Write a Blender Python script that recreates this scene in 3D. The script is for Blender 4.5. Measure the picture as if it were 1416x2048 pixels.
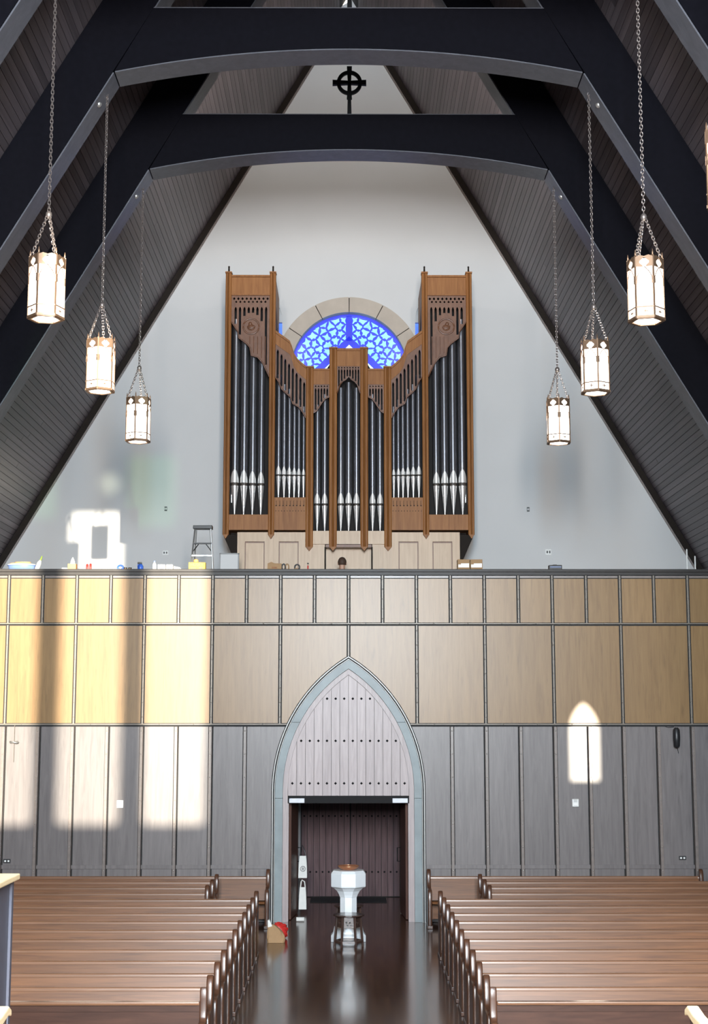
import bpy, bmesh, math, random
from mathutils import Vector, Matrix
from mathutils.geometry import tessellate_polygon
random.seed(7)
PI = math.pi
scene = bpy.context.scene
for o in list(bpy.data.objects):
    bpy.data.objects.remove(o, do_unlink=True)
COL = scene.collection

# ------------------------------------------------------------------ camera
EYE = 3.52
FPX = 2950.0
cam_data = bpy.data.cameras.new('camera')
cam = bpy.data.objects.new('camera', cam_data)
COL.objects.link(cam)
cam_data.sensor_fit = 'VERTICAL'
cam_data.sensor_height = 36.0
cam_data.lens = 36.0 * FPX / 2048.0
cam_data.clip_end = 200
pitch = math.atan(421 / FPX)
yaw = math.atan(11 * math.cos(pitch) / FPX)
cam.location = (0, 0, EYE)
cam.rotation_euler = (PI / 2 + pitch, 0, -yaw)
scene.camera = cam

# ------------------------------------------------------------------ world, sun, windows' daylight, exposure
world = bpy.data.worlds.new('world')
scene.world = world
world.use_nodes = True
world.node_tree.nodes['Background'].inputs[0].default_value = (0.55, 0.72, 1.0, 1)
world.node_tree.nodes['Background'].inputs[1].default_value = 1.2

SUN_K, SUN_E = 0.166, 0.0965
sun_data = bpy.data.lights.new('sun', 'SUN')
sun_data.energy = 13.0
sun_data.color = (1.0, 0.91, 0.74)
sun_data.angle = math.radians(0.53)
sun = bpy.data.objects.new('sun', sun_data)
COL.objects.link(sun)
sun.location = (5, -30, 8)
sun.rotation_euler = Vector((-SUN_K, 1, -SUN_E)).to_track_quat('-Z', 'Y').to_euler()

def window_daylight(name, x, y, z, w, h, power, color, rot):
    ld = bpy.data.lights.new(name, 'AREA')
    ld.shape = 'RECTANGLE'
    ld.size = w
    ld.size_y = h
    ld.energy = power
    ld.color = color
    lo = bpy.data.objects.new(name, ld)
    COL.objects.link(lo)
    lo.location = (x, y, z)
    lo.rotation_euler = rot
    return lo

BACKY = -3.0
WX = (-1.26, 0.30, 1.84)
DAY_SIDE = (1.0, 0.93, 0.86)
DAY_MID = (0.50, 0.77, 1.0)
window_daylight('daylight_window_a', WX[0], BACKY + .12, 7.2, 1.1, 5.0, 3100, DAY_SIDE, (PI / 2, 0, 0))
window_daylight('daylight_window_b', WX[1], BACKY + .12, 8.1, 1.1, 6.8, 4200, DAY_MID, (PI / 2, 0, 0))
window_daylight('daylight_window_c', WX[2], BACKY + .12, 7.2, 1.1, 5.0, 3100, DAY_SIDE, (PI / 2, 0, 0))

scene.view_settings.view_transform = 'Standard'
scene.view_settings.look = 'None'
scene.view_settings.gamma = 1.0
scene.view_settings.use_curve_mapping = False
scene.view_settings.exposure = 0.0

# ------------------------------------------------------------------ materials
MATS = {}
def new_mat(name):
    m = bpy.data.materials.new(name)
    m.use_nodes = True
    MATS[name] = m
    return m, m.node_tree, m.node_tree.nodes['Principled BSDF']

def plain(name, col, rough=.5, metal=0.0, var=.06, spec=.5, scale=12.0, coat=0.0, bump=0.0):
    m, nt, b = new_mat(name)
    tc = nt.nodes.new('ShaderNodeTexCoord')
    n = nt.nodes.new('ShaderNodeTexNoise')
    n.inputs['Scale'].default_value = scale
    n.inputs['Detail'].default_value = 4
    nt.links.new(tc.outputs['Object'], n.inputs['Vector'])
    r = nt.nodes.new('ShaderNodeValToRGB')
    c = Vector(col)
    r.color_ramp.elements[0].position = .3
    r.color_ramp.elements[1].position = .7
    r.color_ramp.elements[0].color = (*(c * (1 - var)), 1)
    r.color_ramp.elements[1].color = (*[min(1, v * (1 + var)) for v in col], 1)
    nt.links.new(n.outputs['Fac'], r.inputs['Fac'])
    nt.links.new(r.outputs['Color'], b.inputs['Base Color'])
    b.inputs['Roughness'].default_value = rough
    b.inputs['Metallic'].default_value = metal
    b.inputs['Specular IOR Level'].default_value = spec
    if coat:
        b.inputs['Coat Weight'].default_value = coat
        b.inputs['Coat Roughness'].default_value = .15
    if bump:
        bp = nt.nodes.new('ShaderNodeBump')
        bp.inputs['Strength'].default_value = bump
        bp.inputs['Distance'].default_value = .01
        nt.links.new(n.outputs['Fac'], bp.inputs['Height'])
        nt.links.new(bp.outputs['Normal'], b.inputs['Normal'])
    return m

def wood(name, dark, light, rough=.35, stretch=(14, 14, 1.2), scale=1.6, coat=0.0, spec=.5, rnd=.12, bump=.05, coatr=.2, flecks=0.0):
    """wood with grain running along the axis with the smallest stretch value; small per-object tone change"""
    m, nt, b = new_mat(name)
    tc = nt.nodes.new('ShaderNodeTexCoord')
    oi = nt.nodes.new('ShaderNodeObjectInfo')
    mp = nt.nodes.new('ShaderNodeMapping')
    mp.inputs['Scale'].default_value = stretch
    add = nt.nodes.new('ShaderNodeVectorMath')
    add.operation = 'MULTIPLY_ADD'
    comb = nt.nodes.new('ShaderNodeCombineXYZ')
    for i in range(3):
        nt.links.new(oi.outputs['Random'], comb.inputs[i])
    add.inputs[1].default_value = (17, 17, 17)
    nt.links.new(comb.outputs[0], add.inputs[0])
    nt.links.new(tc.outputs['Object'], add.inputs[2])
    nt.links.new(add.outputs[0], mp.inputs['Vector'])
    n = nt.nodes.new('ShaderNodeTexNoise')
    n.inputs['Scale'].default_value = scale
    n.inputs['Detail'].default_value = 7
    n.inputs['Roughness'].default_value = .62
    n.inputs['Distortion'].default_value = .6
    nt.links.new(mp.outputs[0], n.inputs['Vector'])
    r = nt.nodes.new('ShaderNodeValToRGB')
    r.color_ramp.elements[0].position = .3
    r.color_ramp.elements[1].position = .72
    r.color_ramp.elements[0].color = (*dark, 1)
    r.color_ramp.elements[1].color = (*light, 1)
    nt.links.new(n.outputs['Fac'], r.inputs['Fac'])
    hs = nt.nodes.new('ShaderNodeHueSaturation')
    mr = nt.nodes.new('ShaderNodeMapRange')
    mr.inputs['To Min'].default_value = 1 - rnd
    mr.inputs['To Max'].default_value = 1 + rnd
    nt.links.new(oi.outputs['Random'], mr.inputs['Value'])
    nt.links.new(mr.outputs[0], hs.inputs['Value'])
    col_out = r.outputs['Color']
    if flecks:
        n2 = nt.nodes.new('ShaderNodeTexNoise')
        mp2 = nt.nodes.new('ShaderNodeMapping')
        mp2.inputs['Scale'].default_value = (stretch[0] * 2.2, stretch[1] * 2.2, stretch[2] * 2.2)
        nt.links.new(add.outputs[0], mp2.inputs['Vector'])
        nt.links.new(mp2.outputs[0], n2.inputs['Vector'])
        n2.inputs['Scale'].default_value = scale
        n2.inputs['Detail'].default_value = 2
        r2 = nt.nodes.new('ShaderNodeValToRGB')
        r2.color_ramp.elements[0].position = .62
        r2.color_ramp.elements[1].position = .72
        r2.color_ramp.elements[0].color = (1, 1, 1, 1)
        r2.color_ramp.elements[1].color = (1 - flecks, 1 - flecks, 1 - flecks, 1)
        nt.links.new(n2.outputs['Fac'], r2.inputs['Fac'])
        mx = nt.nodes.new('ShaderNodeMix')
        mx.data_type = 'RGBA'
        mx.blend_type = 'MULTIPLY'
        mx.inputs[0].default_value = 1
        nt.links.new(col_out, mx.inputs[6])
        nt.links.new(r2.outputs['Color'], mx.inputs[7])
        col_out = mx.outputs[2]
    nt.links.new(col_out, hs.inputs['Color'])
    nt.links.new(hs.outputs['Color'], b.inputs['Base Color'])
    b.inputs['Roughness'].default_value = rough
    b.inputs['Specular IOR Level'].default_value = spec
    if coat:
        b.inputs['Coat Weight'].default_value = coat
        b.inputs['Coat Roughness'].default_value = coatr
    if bump:
        bp = nt.nodes.new('ShaderNodeBump')
        bp.inputs['Strength'].default_value = bump
        bp.inputs['Distance'].default_value = .005
        nt.links.new(n.outputs['Fac'], bp.inputs['Height'])
        nt.links.new(bp.outputs['Normal'], b.inputs['Normal'])
    return m

def glow(name, col, strength, base=(.8, .8, .8), noise=0.0, scale=8):
    m, nt, b = new_mat(name)
    b.inputs['Base Color'].default_value = (*base, 1)
    b.inputs['Roughness'].default_value = .2
    b.inputs['Emission Strength'].default_value = strength
    if noise:
        tc = nt.nodes.new('ShaderNodeTexCoord')
        n = nt.nodes.new('ShaderNodeTexNoise')
        n.inputs['Scale'].default_value = scale
        nt.links.new(tc.outputs['Object'], n.inputs['Vector'])
        r = nt.nodes.new('ShaderNodeValToRGB')
        r.color_ramp.elements[0].position = .35
        r.color_ramp.elements[1].position = .65
        r.color_ramp.elements[0].color = (*[c * (1 - noise) for c in col], 1)
        r.color_ramp.elements[1].color = (*col, 1)
        nt.links.new(n.outputs['Fac'], r.inputs['Fac'])
        nt.links.new(r.outputs['Color'], b.inputs['Emission Color'])
    else:
        b.inputs['Emission Color'].default_value = (*col, 1)
    return m

def clear_pane(name, col):
    m = bpy.data.materials.new(name)
    m.use_nodes = True
    nt = m.node_tree
    nt.nodes.clear()
    out = nt.nodes.new('ShaderNodeOutputMaterial')
    t = nt.nodes.new('ShaderNodeBsdfTransparent')
    t.inputs['Color'].default_value = (*col, 1)
    nt.links.new(t.outputs[0], out.inputs['Surface'])
    MATS[name] = m
    return m

plain('plaster', (.66, .655, .65), .75, var=.02, scale=.8, spec=.25, bump=.02)
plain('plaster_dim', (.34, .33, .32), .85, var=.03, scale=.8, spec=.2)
wood('roof_board', (.084, .068, .076), (.152, .128, .136), .42, (10, .5, 10), 1.4, rnd=.22, spec=.5)
plain('roof_gap', (.015, .013, .015), .8)
plain('frame_timber', (.0045, .0042, .0068), .6, var=.15, spec=.06)
wood('soffit_lit', (.085, .085, .10), (.13, .13, .15), .4, (6, 6, 1.5), 1.2, rnd=.05, spec=.5)  # same timber as the frame; light from below put into this grey
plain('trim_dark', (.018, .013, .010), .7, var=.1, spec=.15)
wood('oak_panel', (.215, .118, .042), (.30, .176, .067), .36, (11, 11, .8), 1.4, rnd=.06, flecks=.16, spec=.5)
wood('grey_panel', (.122, .106, .106), (.188, .166, .164), .38, (11, 11, .8), 1.4, rnd=.06, flecks=.15, spec=.55)
plain('gap_black', (.008, .008, .009), .7)
plain('batten_metal', (.20, .17, .14), .4, metal=.1, var=.08)
plain('fin_stain', (.19, .155, .14), .35, var=.1, spec=.6)
plain('bolt_steel', (.75, .72, .68), .3, metal=.8)
plain('cap_rail', (.035, .030, .028), .45, spec=.3, var=.1)
plain('stone_blue', (.21, .255, .27), .42, var=.14, scale=3, spec=.5)
plain('stone_tan', (.52, .45, .38), .8, var=.06, scale=4)
plain('arch_mould', (.50, .49, .47), .35, var=.06)
wood('pink_wood', (.33, .27, .27), (.46, .385, .385), .4, (12, 12, .9), 1.5, rnd=.06)
wood('door_wood', (.095, .060, .064), (.165, .110, .114), .6, (12, 12, .8), 1.5, rnd=.1, spec=.08)
wood('leaf_wood', (.06, .025, .018), (.11, .05, .035), .45, (12, 12, .8), 1.5, rnd=.05, spec=.15)
plain('iron', (.010, .010, .011), .6, spec=.15)
plain('closer_metal', (.36, .37, .40), .4, metal=.3)
wood('case_oak', (.23, .088, .026), (.38, .165, .055), .5, (12, 12, .8), 1.5, rnd=.04, spec=.25)
wood('case_pale', (.45, .30, .18), (.58, .41, .26), .42, (12, 12, .8), 1.5, rnd=.05)
wood('shade_wood', (.13, .052, .026), (.21, .09, .045), .45, (5, 5, 2), 2.5, rnd=.03)
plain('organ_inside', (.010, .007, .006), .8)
plain('pipe_tin', (.27, .27, .295), .30, metal=.9, var=.06, scale=3)  # tin darkened as if mirroring the dark roof
plain('pipe_lip_glint', (.93, .92, .90), .32, metal=.55, var=.03)  # same tin, bright reflections put into a paler colour
plain('pipe_foot_glint', (.86, .85, .84), .28, metal=.75, var=.03)  # same tin, reflected floor brightness put into a paler colour
plain('pipe_mouth', (.075, .06, .05), .45)
glow('blue_bleed_glass', (.035, .045, .62), 1.2, (.05, .06, .4), .3, 2)  # also on the tracery frame, where its emission imitates bled light
glow('glass_pale', (.20, .66, 1.0), 1.25, (.3, .5, .7), .5, 7)
glow('glass_white', (.62, .90, 1.0), 1.2, (.8, .9, .9), .1, 5)
glow('glass_side', (.10, .22, .95), 1.1, (.1, .2, .5), .3, 2)
glow('lantern_glass', (1.0, .93, .84), 4.6, (.95, .95, .9))
plain('lantern_bronze', (.26, .16, .10), .45, metal=.6)
plain('chain_steel', (.32, .27, .25), .4, metal=.7)
wood('pew_wood', (.100, .036, .011), (.215, .085, .028), .40, (.7, 18, 18), 1.6, spec=.4, rnd=.08)
wood('pew_end_wood', (.060, .024, .013), (.115, .050, .027), .34, (9, 9, 1.2), 1.6, coat=.25, rnd=.06, coatr=.25)
wood('screen_wood', (.045, .018, .011), (.085, .036, .022), .4, (1, 9, 9), 1.6, rnd=.05)
wood('rail_wood', (.16, .075, .038), (.27, .135, .075), .3, (.7, 18, 18), 1.6, coat=.8, rnd=.05, coatr=.1)
plain('marble', (.80, .84, .87), .28, var=.02, scale=5)
plain('copper', (.55, .25, .13), .3, metal=.7)
wood('stool_wood', (.035, .02, .017), (.075, .045, .036), .3, (8, 8, 2), 2, coat=.3)
plain('mat_black', (.012, .012, .014), .9)
plain('desk_blue', (.060, .060, .078), .5, var=.08)
wood('maple', (.55, .42, .24), (.74, .60, .38), .35, (8, 1.2, 8), 1.5, rnd=.04)
plain('white_plastic', (.80, .80, .78), .4, var=.02)
plain('dark_plastic', (.02, .02, .022), .4)
plain('aluminium', (.55, .55, .54), .35, metal=.8)
plain('cloth_white', (.78, .78, .75), .9, var=.04)
plain('cardboard', (.36, .22, .11), .8, var=.05)
plain('yellow_card', (.62, .36, .03), .55, var=.03)
plain('orange_card', (.78, .35, .12), .6, var=.03)
plain('red_paint', (.55, .03, .025), .4)
plain('blue_plastic', (.04, .13, .55), .35)
plain('pale_blue', (.16, .24, .50), .35)
plain('green_plastic', (.35, .50, .06), .4)
plain('skin', (.52, .30, .21), .5, var=.04)
plain('hair', (.060, .032, .020), .7, var=.2, scale=60)
plain('navy_cloth', (.02, .022, .035), .85)
plain('grey_sheet', (.35, .35, .35), .8)
clear_pane('pane_clear', (.98, .98, .98))
clear_pane('pane_green', (.10, .19, .13))
clear_pane('pane_dim', (.30, .32, .30))

def floor_material():
    m, nt, b = new_mat('floor_wood')
    tc = nt.nodes.new('ShaderNodeTexCoord')
    mp = nt.nodes.new('ShaderNodeMapping')
    mp.inputs['Rotation'].default_value = (0, 0, PI / 2)
    br = nt.nodes.new('ShaderNodeTexBrick')
    br.inputs['Scale'].default_value = 1.0
    br.inputs['Brick Width'].default_value = 1.1
    br.inputs['Row Height'].default_value = .09
    br.inputs['Mortar Size'].default_value = .0025
    br.inputs['Color1'].default_value = (.060, .025, .013, 1)
    br.inputs['Color2'].default_value = (.105, .047, .025, 1)
    br.inputs['Mortar'].default_value = (.02, .01, .008, 1)
    nt.links.new(tc.outputs['Object'], mp.inputs['Vector'])
    nt.links.new(mp.outputs[0], br.inputs['Vector'])
    n = nt.nodes.new('ShaderNodeTexNoise')
    n.inputs['Scale'].default_value = 5
    n.inputs['Detail'].default_value = 6
    mx = nt.nodes.new('ShaderNodeMix')
    mx.data_type = 'RGBA'
    mx.blend_type = 'OVERLAY'
    mx.inputs[0].default_value = .45
    nt.links.new(br.outputs['Color'], mx.inputs[6])
    nt.links.new(n.outputs['Color'], mx.inputs[7])
    nt.links.new(mx.outputs[2], b.inputs['Base Color'])
    b.inputs['Roughness'].default_value = .17
    b.inputs['Specular IOR Level'].default_value = .45
    b.inputs['Coat Weight'].default_value = .15
    b.inputs['Coat Roughness'].default_value = .08
    bp = nt.nodes.new('ShaderNodeBump')
    bp.inputs['Strength'].default_value = .03
    bp.inputs['Distance'].default_value = .004
    nt.links.new(n.outputs['Fac'], bp.inputs['Height'])
    nt.links.new(bp.outputs['Normal'], b.inputs['Normal'])
floor_material()

# ------------------------------------------------------------------ mesh helpers
class MB:
    def __init__(s):
        s.v, s.f = [], []
    def add(s, vs, fs):
        n = len(s.v)
        s.v += [tuple(p) for p in vs]
        s.f += [tuple(i + n for i in f) for f in fs]
        return s
    def box(s, x0, x1, y0, y1, z0, z1):
        return s.add([(x0, y0, z0), (x1, y0, z0), (x1, y1, z0), (x0, y1, z0), (x0, y0, z1), (x1, y0, z1), (x1, y1, z1), (x0, y1, z1)],
                     [(3, 2, 1, 0), (4, 5, 6, 7), (0, 1, 5, 4), (1, 2, 6, 5), (2, 3, 7, 6), (3, 0, 4, 7)])
    def plate(s, outer, holes=(), y0=0.0, y1=.02, axis='y'):
        """polygon in the XZ plane (axis y), YZ plane (axis x) or XY plane (axis z), extruded, with holes"""
        loops = [list(outer)] + [list(h) for h in holes]
        tris = tessellate_polygon([[Vector((p[0], p[1], 0)) for p in l] for l in loops])
        flat = [p for l in loops for p in l]
        N = len(flat)
        def mk(p, d):
            return (p[0], d, p[1]) if axis == 'y' else ((d, p[0], p[1]) if axis == 'x' else (p[0], p[1], d))
        vs = [mk(p, y0) for p in flat] + [mk(p, y1) for p in flat]
        fs = [tuple(t) for t in tris] + [tuple(i + N for i in reversed(t)) for t in tris]
        o = 0
        for l in loops:
            k = len(l)
            for i in range(k):
                a, b_ = o + i, o + (i + 1) % k
                fs.append((a, b_, b_ + N, a + N))
            o += k
        return s.add(vs, fs)
    def lathe(s, prof, seg=24, c=(0, 0, 0), phase=0.0, sx=1.0, sy=1.0):
        """prof: list of (r, z)"""
        vs, fs = [], []
        for r, z in prof:
            for i in range(seg):
                a = phase + 2 * PI * i / seg
                vs.append((c[0] + sx * r * math.cos(a), c[1] + sy * r * math.sin(a), c[2] + z))
        m = len(prof)
        for j in range(m - 1):
            for i in range(seg):
                k = (i + 1) % seg
                fs.append((j * seg + i, j * seg + k, (j + 1) * seg + k, (j + 1) * seg + i))
        fs.append(tuple(reversed(range(seg))))
        fs.append(tuple((m - 1) * seg + i for i in range(seg)))
        return s.add(vs, fs)
    def tube(s, pts, r, seg=8, closed=False):
        pts = [Vector(p) for p in pts]
        n = len(pts)
        vs, fs = [], []
        up = Vector((.13, .27, .95)).normalized()
        for i, p in enumerate(pts):
            if closed:
                d = pts[(i + 1) % n] - pts[i - 1]
            else:
                d = pts[min(i + 1, n - 1)] - pts[max(i - 1, 0)]
            d.normalize()
            u = d.cross(up)
            if u.length < .05:
                u = d.cross(Vector((1, 0, 0)))
            u.normalize()
            w = d.cross(u)
            rr = r[i] if isinstance(r, (list, tuple)) else r
            for k in range(seg):
                a = 2 * PI * k / seg
                vs.append(p + u * (rr * math.cos(a)) + w * (rr * math.sin(a)))
        for i in range(n if closed else n - 1):
            j = (i + 1) % n
            for k in range(seg):
                l = (k + 1) % seg
                fs.append((i * seg + k, i * seg + l, j * seg + l, j * seg + k))
        if not closed:
            fs.append(tuple(reversed(range(seg))))
            fs.append(tuple((n - 1) * seg + k for k in range(seg)))
        return s.add(vs, fs)
    def sphere(s, c, r, seg=12, rings=8, sc=(1, 1, 1)):
        prof = [(max(.001, r * math.sin(PI * i / rings)), -r * math.cos(PI * i / rings)) for i in range(rings + 1)]
        n0 = len(s.v)
        s.lathe(prof, seg)
        for i in range(n0, len(s.v)):
            x, y, z = s.v[i]
            s.v[i] = (c[0] + x * sc[0], c[1] + y * sc[1], c[2] + z * sc[2])
        return s
    def xf(s, M, n0=0):
        for i in range(n0, len(s.v)):
            s.v[i] = tuple(M @ Vector(s.v[i]))
        return s
    def mesh(s, name, smooth=None, bevel=0.0):
        me = bpy.data.meshes.new(name)
        me.from_pydata(s.v, [], s.f)
        bm = bmesh.new()
        bm.from_mesh(me)
        bmesh.ops.recalc_face_normals(bm, faces=bm.faces)
        if bevel:
            es = [e for e in bm.edges if len(e.link_faces) == 2 and e.calc_face_angle(0) > .6]
            bmesh.ops.bevel(bm, geom=es, offset=bevel, segments=2, affect='EDGES', profile=.6)
        bm.to_mesh(me)
        bm.free()
        if smooth:
            me.polygons.foreach_set('use_smooth', [True] * len(me.polygons))
            me.set_sharp_from_angle(angle=math.radians(smooth))
        return me
    def build(s, name, mat, parent=None, smooth=None, bevel=0.0, loc=None, label=None):
        return link(name, s.mesh(name, smooth, bevel), mat, parent, loc, label)

def link(name, me, mat, parent=None, loc=None, label=None):
    if mat and not me.materials:
        me.materials.append(MATS[mat])
    o = bpy.data.objects.new(name, me)
    COL.objects.link(o)
    if parent:
        o.parent = parent
    if loc:
        o.location = loc
    if label:
        o['label'] = label
    return o

def thing(name, label, cat, loc=(0, 0, 0), rz=0.0, group=None, kind=None):
    o = bpy.data.objects.new(name, None)
    o.empty_display_size = .1
    COL.objects.link(o)
    o.location = loc
    o.rotation_euler = (0, 0, rz)
    return tag(o, label, cat, group, kind)

def tag(o, label, cat, group=None, kind=None):
    o['label'] = label
    o['category'] = cat
    if group:
        o['group'] = group
    if kind:
        o['kind'] = kind
    return o

def copy_tree(o, parent=None):
    c = o.copy()
    COL.objects.link(c)
    c.parent = parent
    for ch in [q for q in o.children]:
        copy_tree(ch, c)
    return c

def box(x0, x1, y0, y1, z0, z1):
    return MB().box(x0, x1, y0, y1, z0, z1)

def interp(pts, x):
    pts = sorted(pts)
    if x <= pts[0][0]:
        return pts[0][1]
    for (a, b), (c, d) in zip(pts, pts[1:]):
        if x <= c:
            return b + (d - b) * (x - a) / (c - a) if c > a else d
    return pts[-1][1]

# ------------------------------------------------------------------ building dimensions (metres)
RA, RB = 11.99, .583                 # roof plane: |x| = RA - RB z
FRONT = 27.0                         # plane of the gallery front
WALLY = 33.0                         # white gable wall
SIDE = 10.5
GFLOOR = 5.40
CAPZ = 6.31
def roof_x(z):
    return RA - RB * z
def roof_z(x):
    return (RA - abs(x)) / RB

# ------------------------------------------------------------------ floor
fl = box(-12, 12, -4, 34, -.2, 0).build('floor', 'floor_wood')
tag(fl, 'dark polished wooden floor of the centre aisle and entrance hall', 'floor', kind='structure')
ch = MB().box(-5.2, 5.2, -3, 8.4, 0.001, 1.75)
for k in range(1, 10):
    ch.box(-3.6, 3.6, 8.4 + .33 * (k - 1), 8.4 + .33 * k, 0.001, 1.75 - .175 * k)
tag(ch.build('floor', 'floor_wood'), 'raised wooden chancel platform with steps down to the pews', 'floor', kind='structure')

# ------------------------------------------------------------------ side walls, chancel walls
for s, nm in ((-1, 'left'), (1, 'right')):
    w = MB().box(min(s * SIDE, s * (SIDE + .2)), max(s * SIDE, s * (SIDE + .2)), 9.0, 34, 0, 2.7)
    tag(w.build('wall_' + nm, 'plaster_dim'), 'low plaster side wall under the %s roof slope' % nm, 'wall', kind='structure')

def ring_rect(x0, x1, z0, z1, r=.12, n=5):
    pts = []
    for cx, cz, a0 in ((x1 - r, z1 - r, 0), (x0 + r, z1 - r, 90), (x0 + r, z0 + r, 180), (x1 - r, z0 + r, 270)):
        for i in range(n):
            a = math.radians(a0 + 90 * i / (n - 1))
            pts.append((cx + r * math.cos(a), cz + r * math.sin(a)))
    return pts
def circle(cx, cz, r, n=24):
    return [(cx + r * math.cos(2 * PI * i / n), cz + r * math.sin(2 * PI * i / n)) for i in range(n)]
def lancet(cx, z0, z1, w, n=8):
    """pointed arch outline, counter-clockwise from bottom right"""
    h = w / 2
    rise = min(w * .95, (z1 - z0) * .6)
    zs = z1 - rise
    R = (h * h + rise * rise) / (2 * h)
    pts = [(cx - h, z0), (cx + h, z0)]
    for i in range(n + 1):
        t = rise * i / n
        pts.append((cx + (h - R) + math.sqrt(max(0, R * R - t * t)), zs + t))
    for i in range(n - 1, -1, -1):
        t = rise * i / n
        pts.append((cx - (h - R) - math.sqrt(max(0, R * R - t * t)), zs + t))
    return pts

gable = [(-SIDE, 0), (SIDE, 0), (SIDE, roof_z(SIDE)), (0, roof_z(0) + .05), (-SIDE, roof_z(SIDE))]
# chancel end wall, behind the viewer, with the windows that let the sun in
holes = [ring_rect(WX[0] - .565, WX[0] + .565, 4.6, 9.8), ring_rect(WX[1] - .565, WX[1] + .565, 4.6, 11.65),
         ring_rect(WX[2] - .565, WX[2] + .565, 4.6, 9.8), circle(.58, 12.35, .24),
         ring_rect(-1.65, -.62, 11.55, 13.0), ring_rect(.98, 2.1, 11.35, 13.0)]
wb = MB().plate([(-5.4, 0), (5.4, 0), (5.4, 16.6), (-5.4, 16.6)], holes, BACKY - .15, BACKY).build('wall_back', 'plaster_dim')
tag(wb, 'chancel end wall with tall window openings', 'wall', kind='structure')
for i, h in enumerate(holes):
    p = MB().plate(h, (), BACKY - .09, BACKY - .08)
    tag(p.build('window_%d' % (i + 1), 'pane_clear' if i < 3 else ('pane_dim' if i == 3 else 'pane_green')), 'glazed chancel window opening', 'window', kind='structure', group='chancel windows')
for s, nm in ((-1, 'left'), (1, 'right')):
    w = MB().box(min(s * 5.2, s * 5.4), max(s * 5.2, s * 5.4), BACKY, 9.0, 0, 16.6).build('wall_chancel_' + nm, 'plaster_dim')
    tag(w, 'plain side wall of the chancel on the %s' % ('choir desk side' if s < 0 else 'side away from the choir desk'), 'wall', kind='structure')
tag(box(-5.4, 5.4, BACKY, 9.0, 16.4, 16.6).build('ceiling', 'plaster_dim'), 'flat ceiling of the chancel', 'ceiling', kind='structure')
# unseen wall with one small lancet; its arch is narrowed to shade the near roof
arch_open = lancet(0, .002, 15.0, 7.4, 14)
lan = lancet(7.24, 4.20, 5.60, .54)
cw = MB().plate([(-SIDE, 0), (-3.7, 0)] + list(reversed(arch_open[2:])) + [(3.7, 0), (SIDE, 0), (SIDE, roof_z(SIDE)), (0, roof_z(0) + .05), (-SIDE, roof_z(SIDE))], (lan,), 9.0, 9.2)
tag(cw.build('wall_chancel', 'plaster_dim'), 'unseen wall around a tall chancel arch narrowed to shade the near roof', 'wall', kind='structure')

# ------------------------------------------------------------------ roof slopes with boards
SL = math.sqrt(1 + RB * RB)
board_mesh = MB().box(-.0575, .0575, -.5, .5, -.010, .010).mesh('board')
board_mesh.materials.append(MATS['roof_board'])
for s, nm in ((-1, 'left'), (1, 'right')):
    t0, t1 = .04, .16
    prof = []
    def P2(z, t):   # point on roof plane pushed outward by t
        return (s * (roof_x(z) + t / SL), z + RB * t / SL)
    q = [P2(1.8, t0), P2(20.5, t0), P2(20.5, t1), P2(1.8, t1)]
    ce = MB().plate(q, (), 9.2, 33.4).build('ceiling', 'roof_gap')
    tag(ce, 'steep boarded roof slope on the %s' % ('sunlit side' if s < 0 else 'wall speaker side'), 'ceiling', kind='structure')
    up = (-s * RB / SL, 1 / SL)
    phi = math.atan2(-up[1], up[0])
    nb = int((20.3 - 2.0) * SL / .124)
    rs = random.Random(3 + s)
    for i in range(nb):
        d = (i + .5) * .124
        z = 2.0 + d / SL
        x = s * (roof_x(z) + .022 / SL)
        zz = z + .022 * RB / SL
        cuts = [9.25, 32.95] if i < 12 or i > nb - 12 else [9.25, rs.uniform(14, 31.5), 32.95]
        for a, b in zip(cuts, cuts[1:]):
            o = bpy.data.objects.new('board', board_mesh)
            COL.objects.link(o)
            o.parent = ce
            o.location = (x, (a + b) / 2, zz)
            o.rotation_euler = (0, phi, 0)
            o.scale = (1, b - a - .006, 1)

# ------------------------------------------------------------------ white gable wall with window openings
WC = (0.01, 11.54)
RG, RO = 1.31, 1.685
whole = [circle(WC[0], WC[1], RG + .06, 64)]
side_win = []
for s in (-1, 1):
    side_win.append(lancet(s * 1.79, 8.6, 13.2, .52))
gw = [(-SIDE, 0), (SIDE, 0), (SIDE, roof_z(SIDE) + .1), (0, roof_z(0) + .15), (-SIDE, roof_z(SIDE) + .1)]
wf = MB().plate(gw, whole + side_win, WALLY, WALLY + .35).build('wall_front', 'plaster')
tag(wf, 'tall white plaster gable wall behind the organ', 'wall', kind='structure')
for s in (-1, 1):
    t = thing('trim_%d' % (1 if s < 0 else 2), 'dark timber trim where the white wall meets the %s roof slope' % ('sunlit' if s < 0 else 'shaded'), 'trim', kind='structure')
    q = [(s * (roof_x(2.2)), 2.2), (s * roof_x(20.2), 20.2), (s * (roof_x(20.2) - .13), 20.2), (s * (roof_x(2.2) - .13), 2.2)]
    MB().plate(q, (), WALLY - .14, WALLY - .004).build('beam', 'trim_dark', t)
    q = [(s * (roof_x(2.2) - .13), 2.2), (s * (roof_x(20.2) - .13), 20.2), (s * (roof_x(20.2) - .17), 20.2), (s * (roof_x(2.2) - .17), 2.2)]
    MB().plate(q, (), WALLY - .05, WALLY - .004).build('moulding', 'fin_stain', t)

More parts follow.
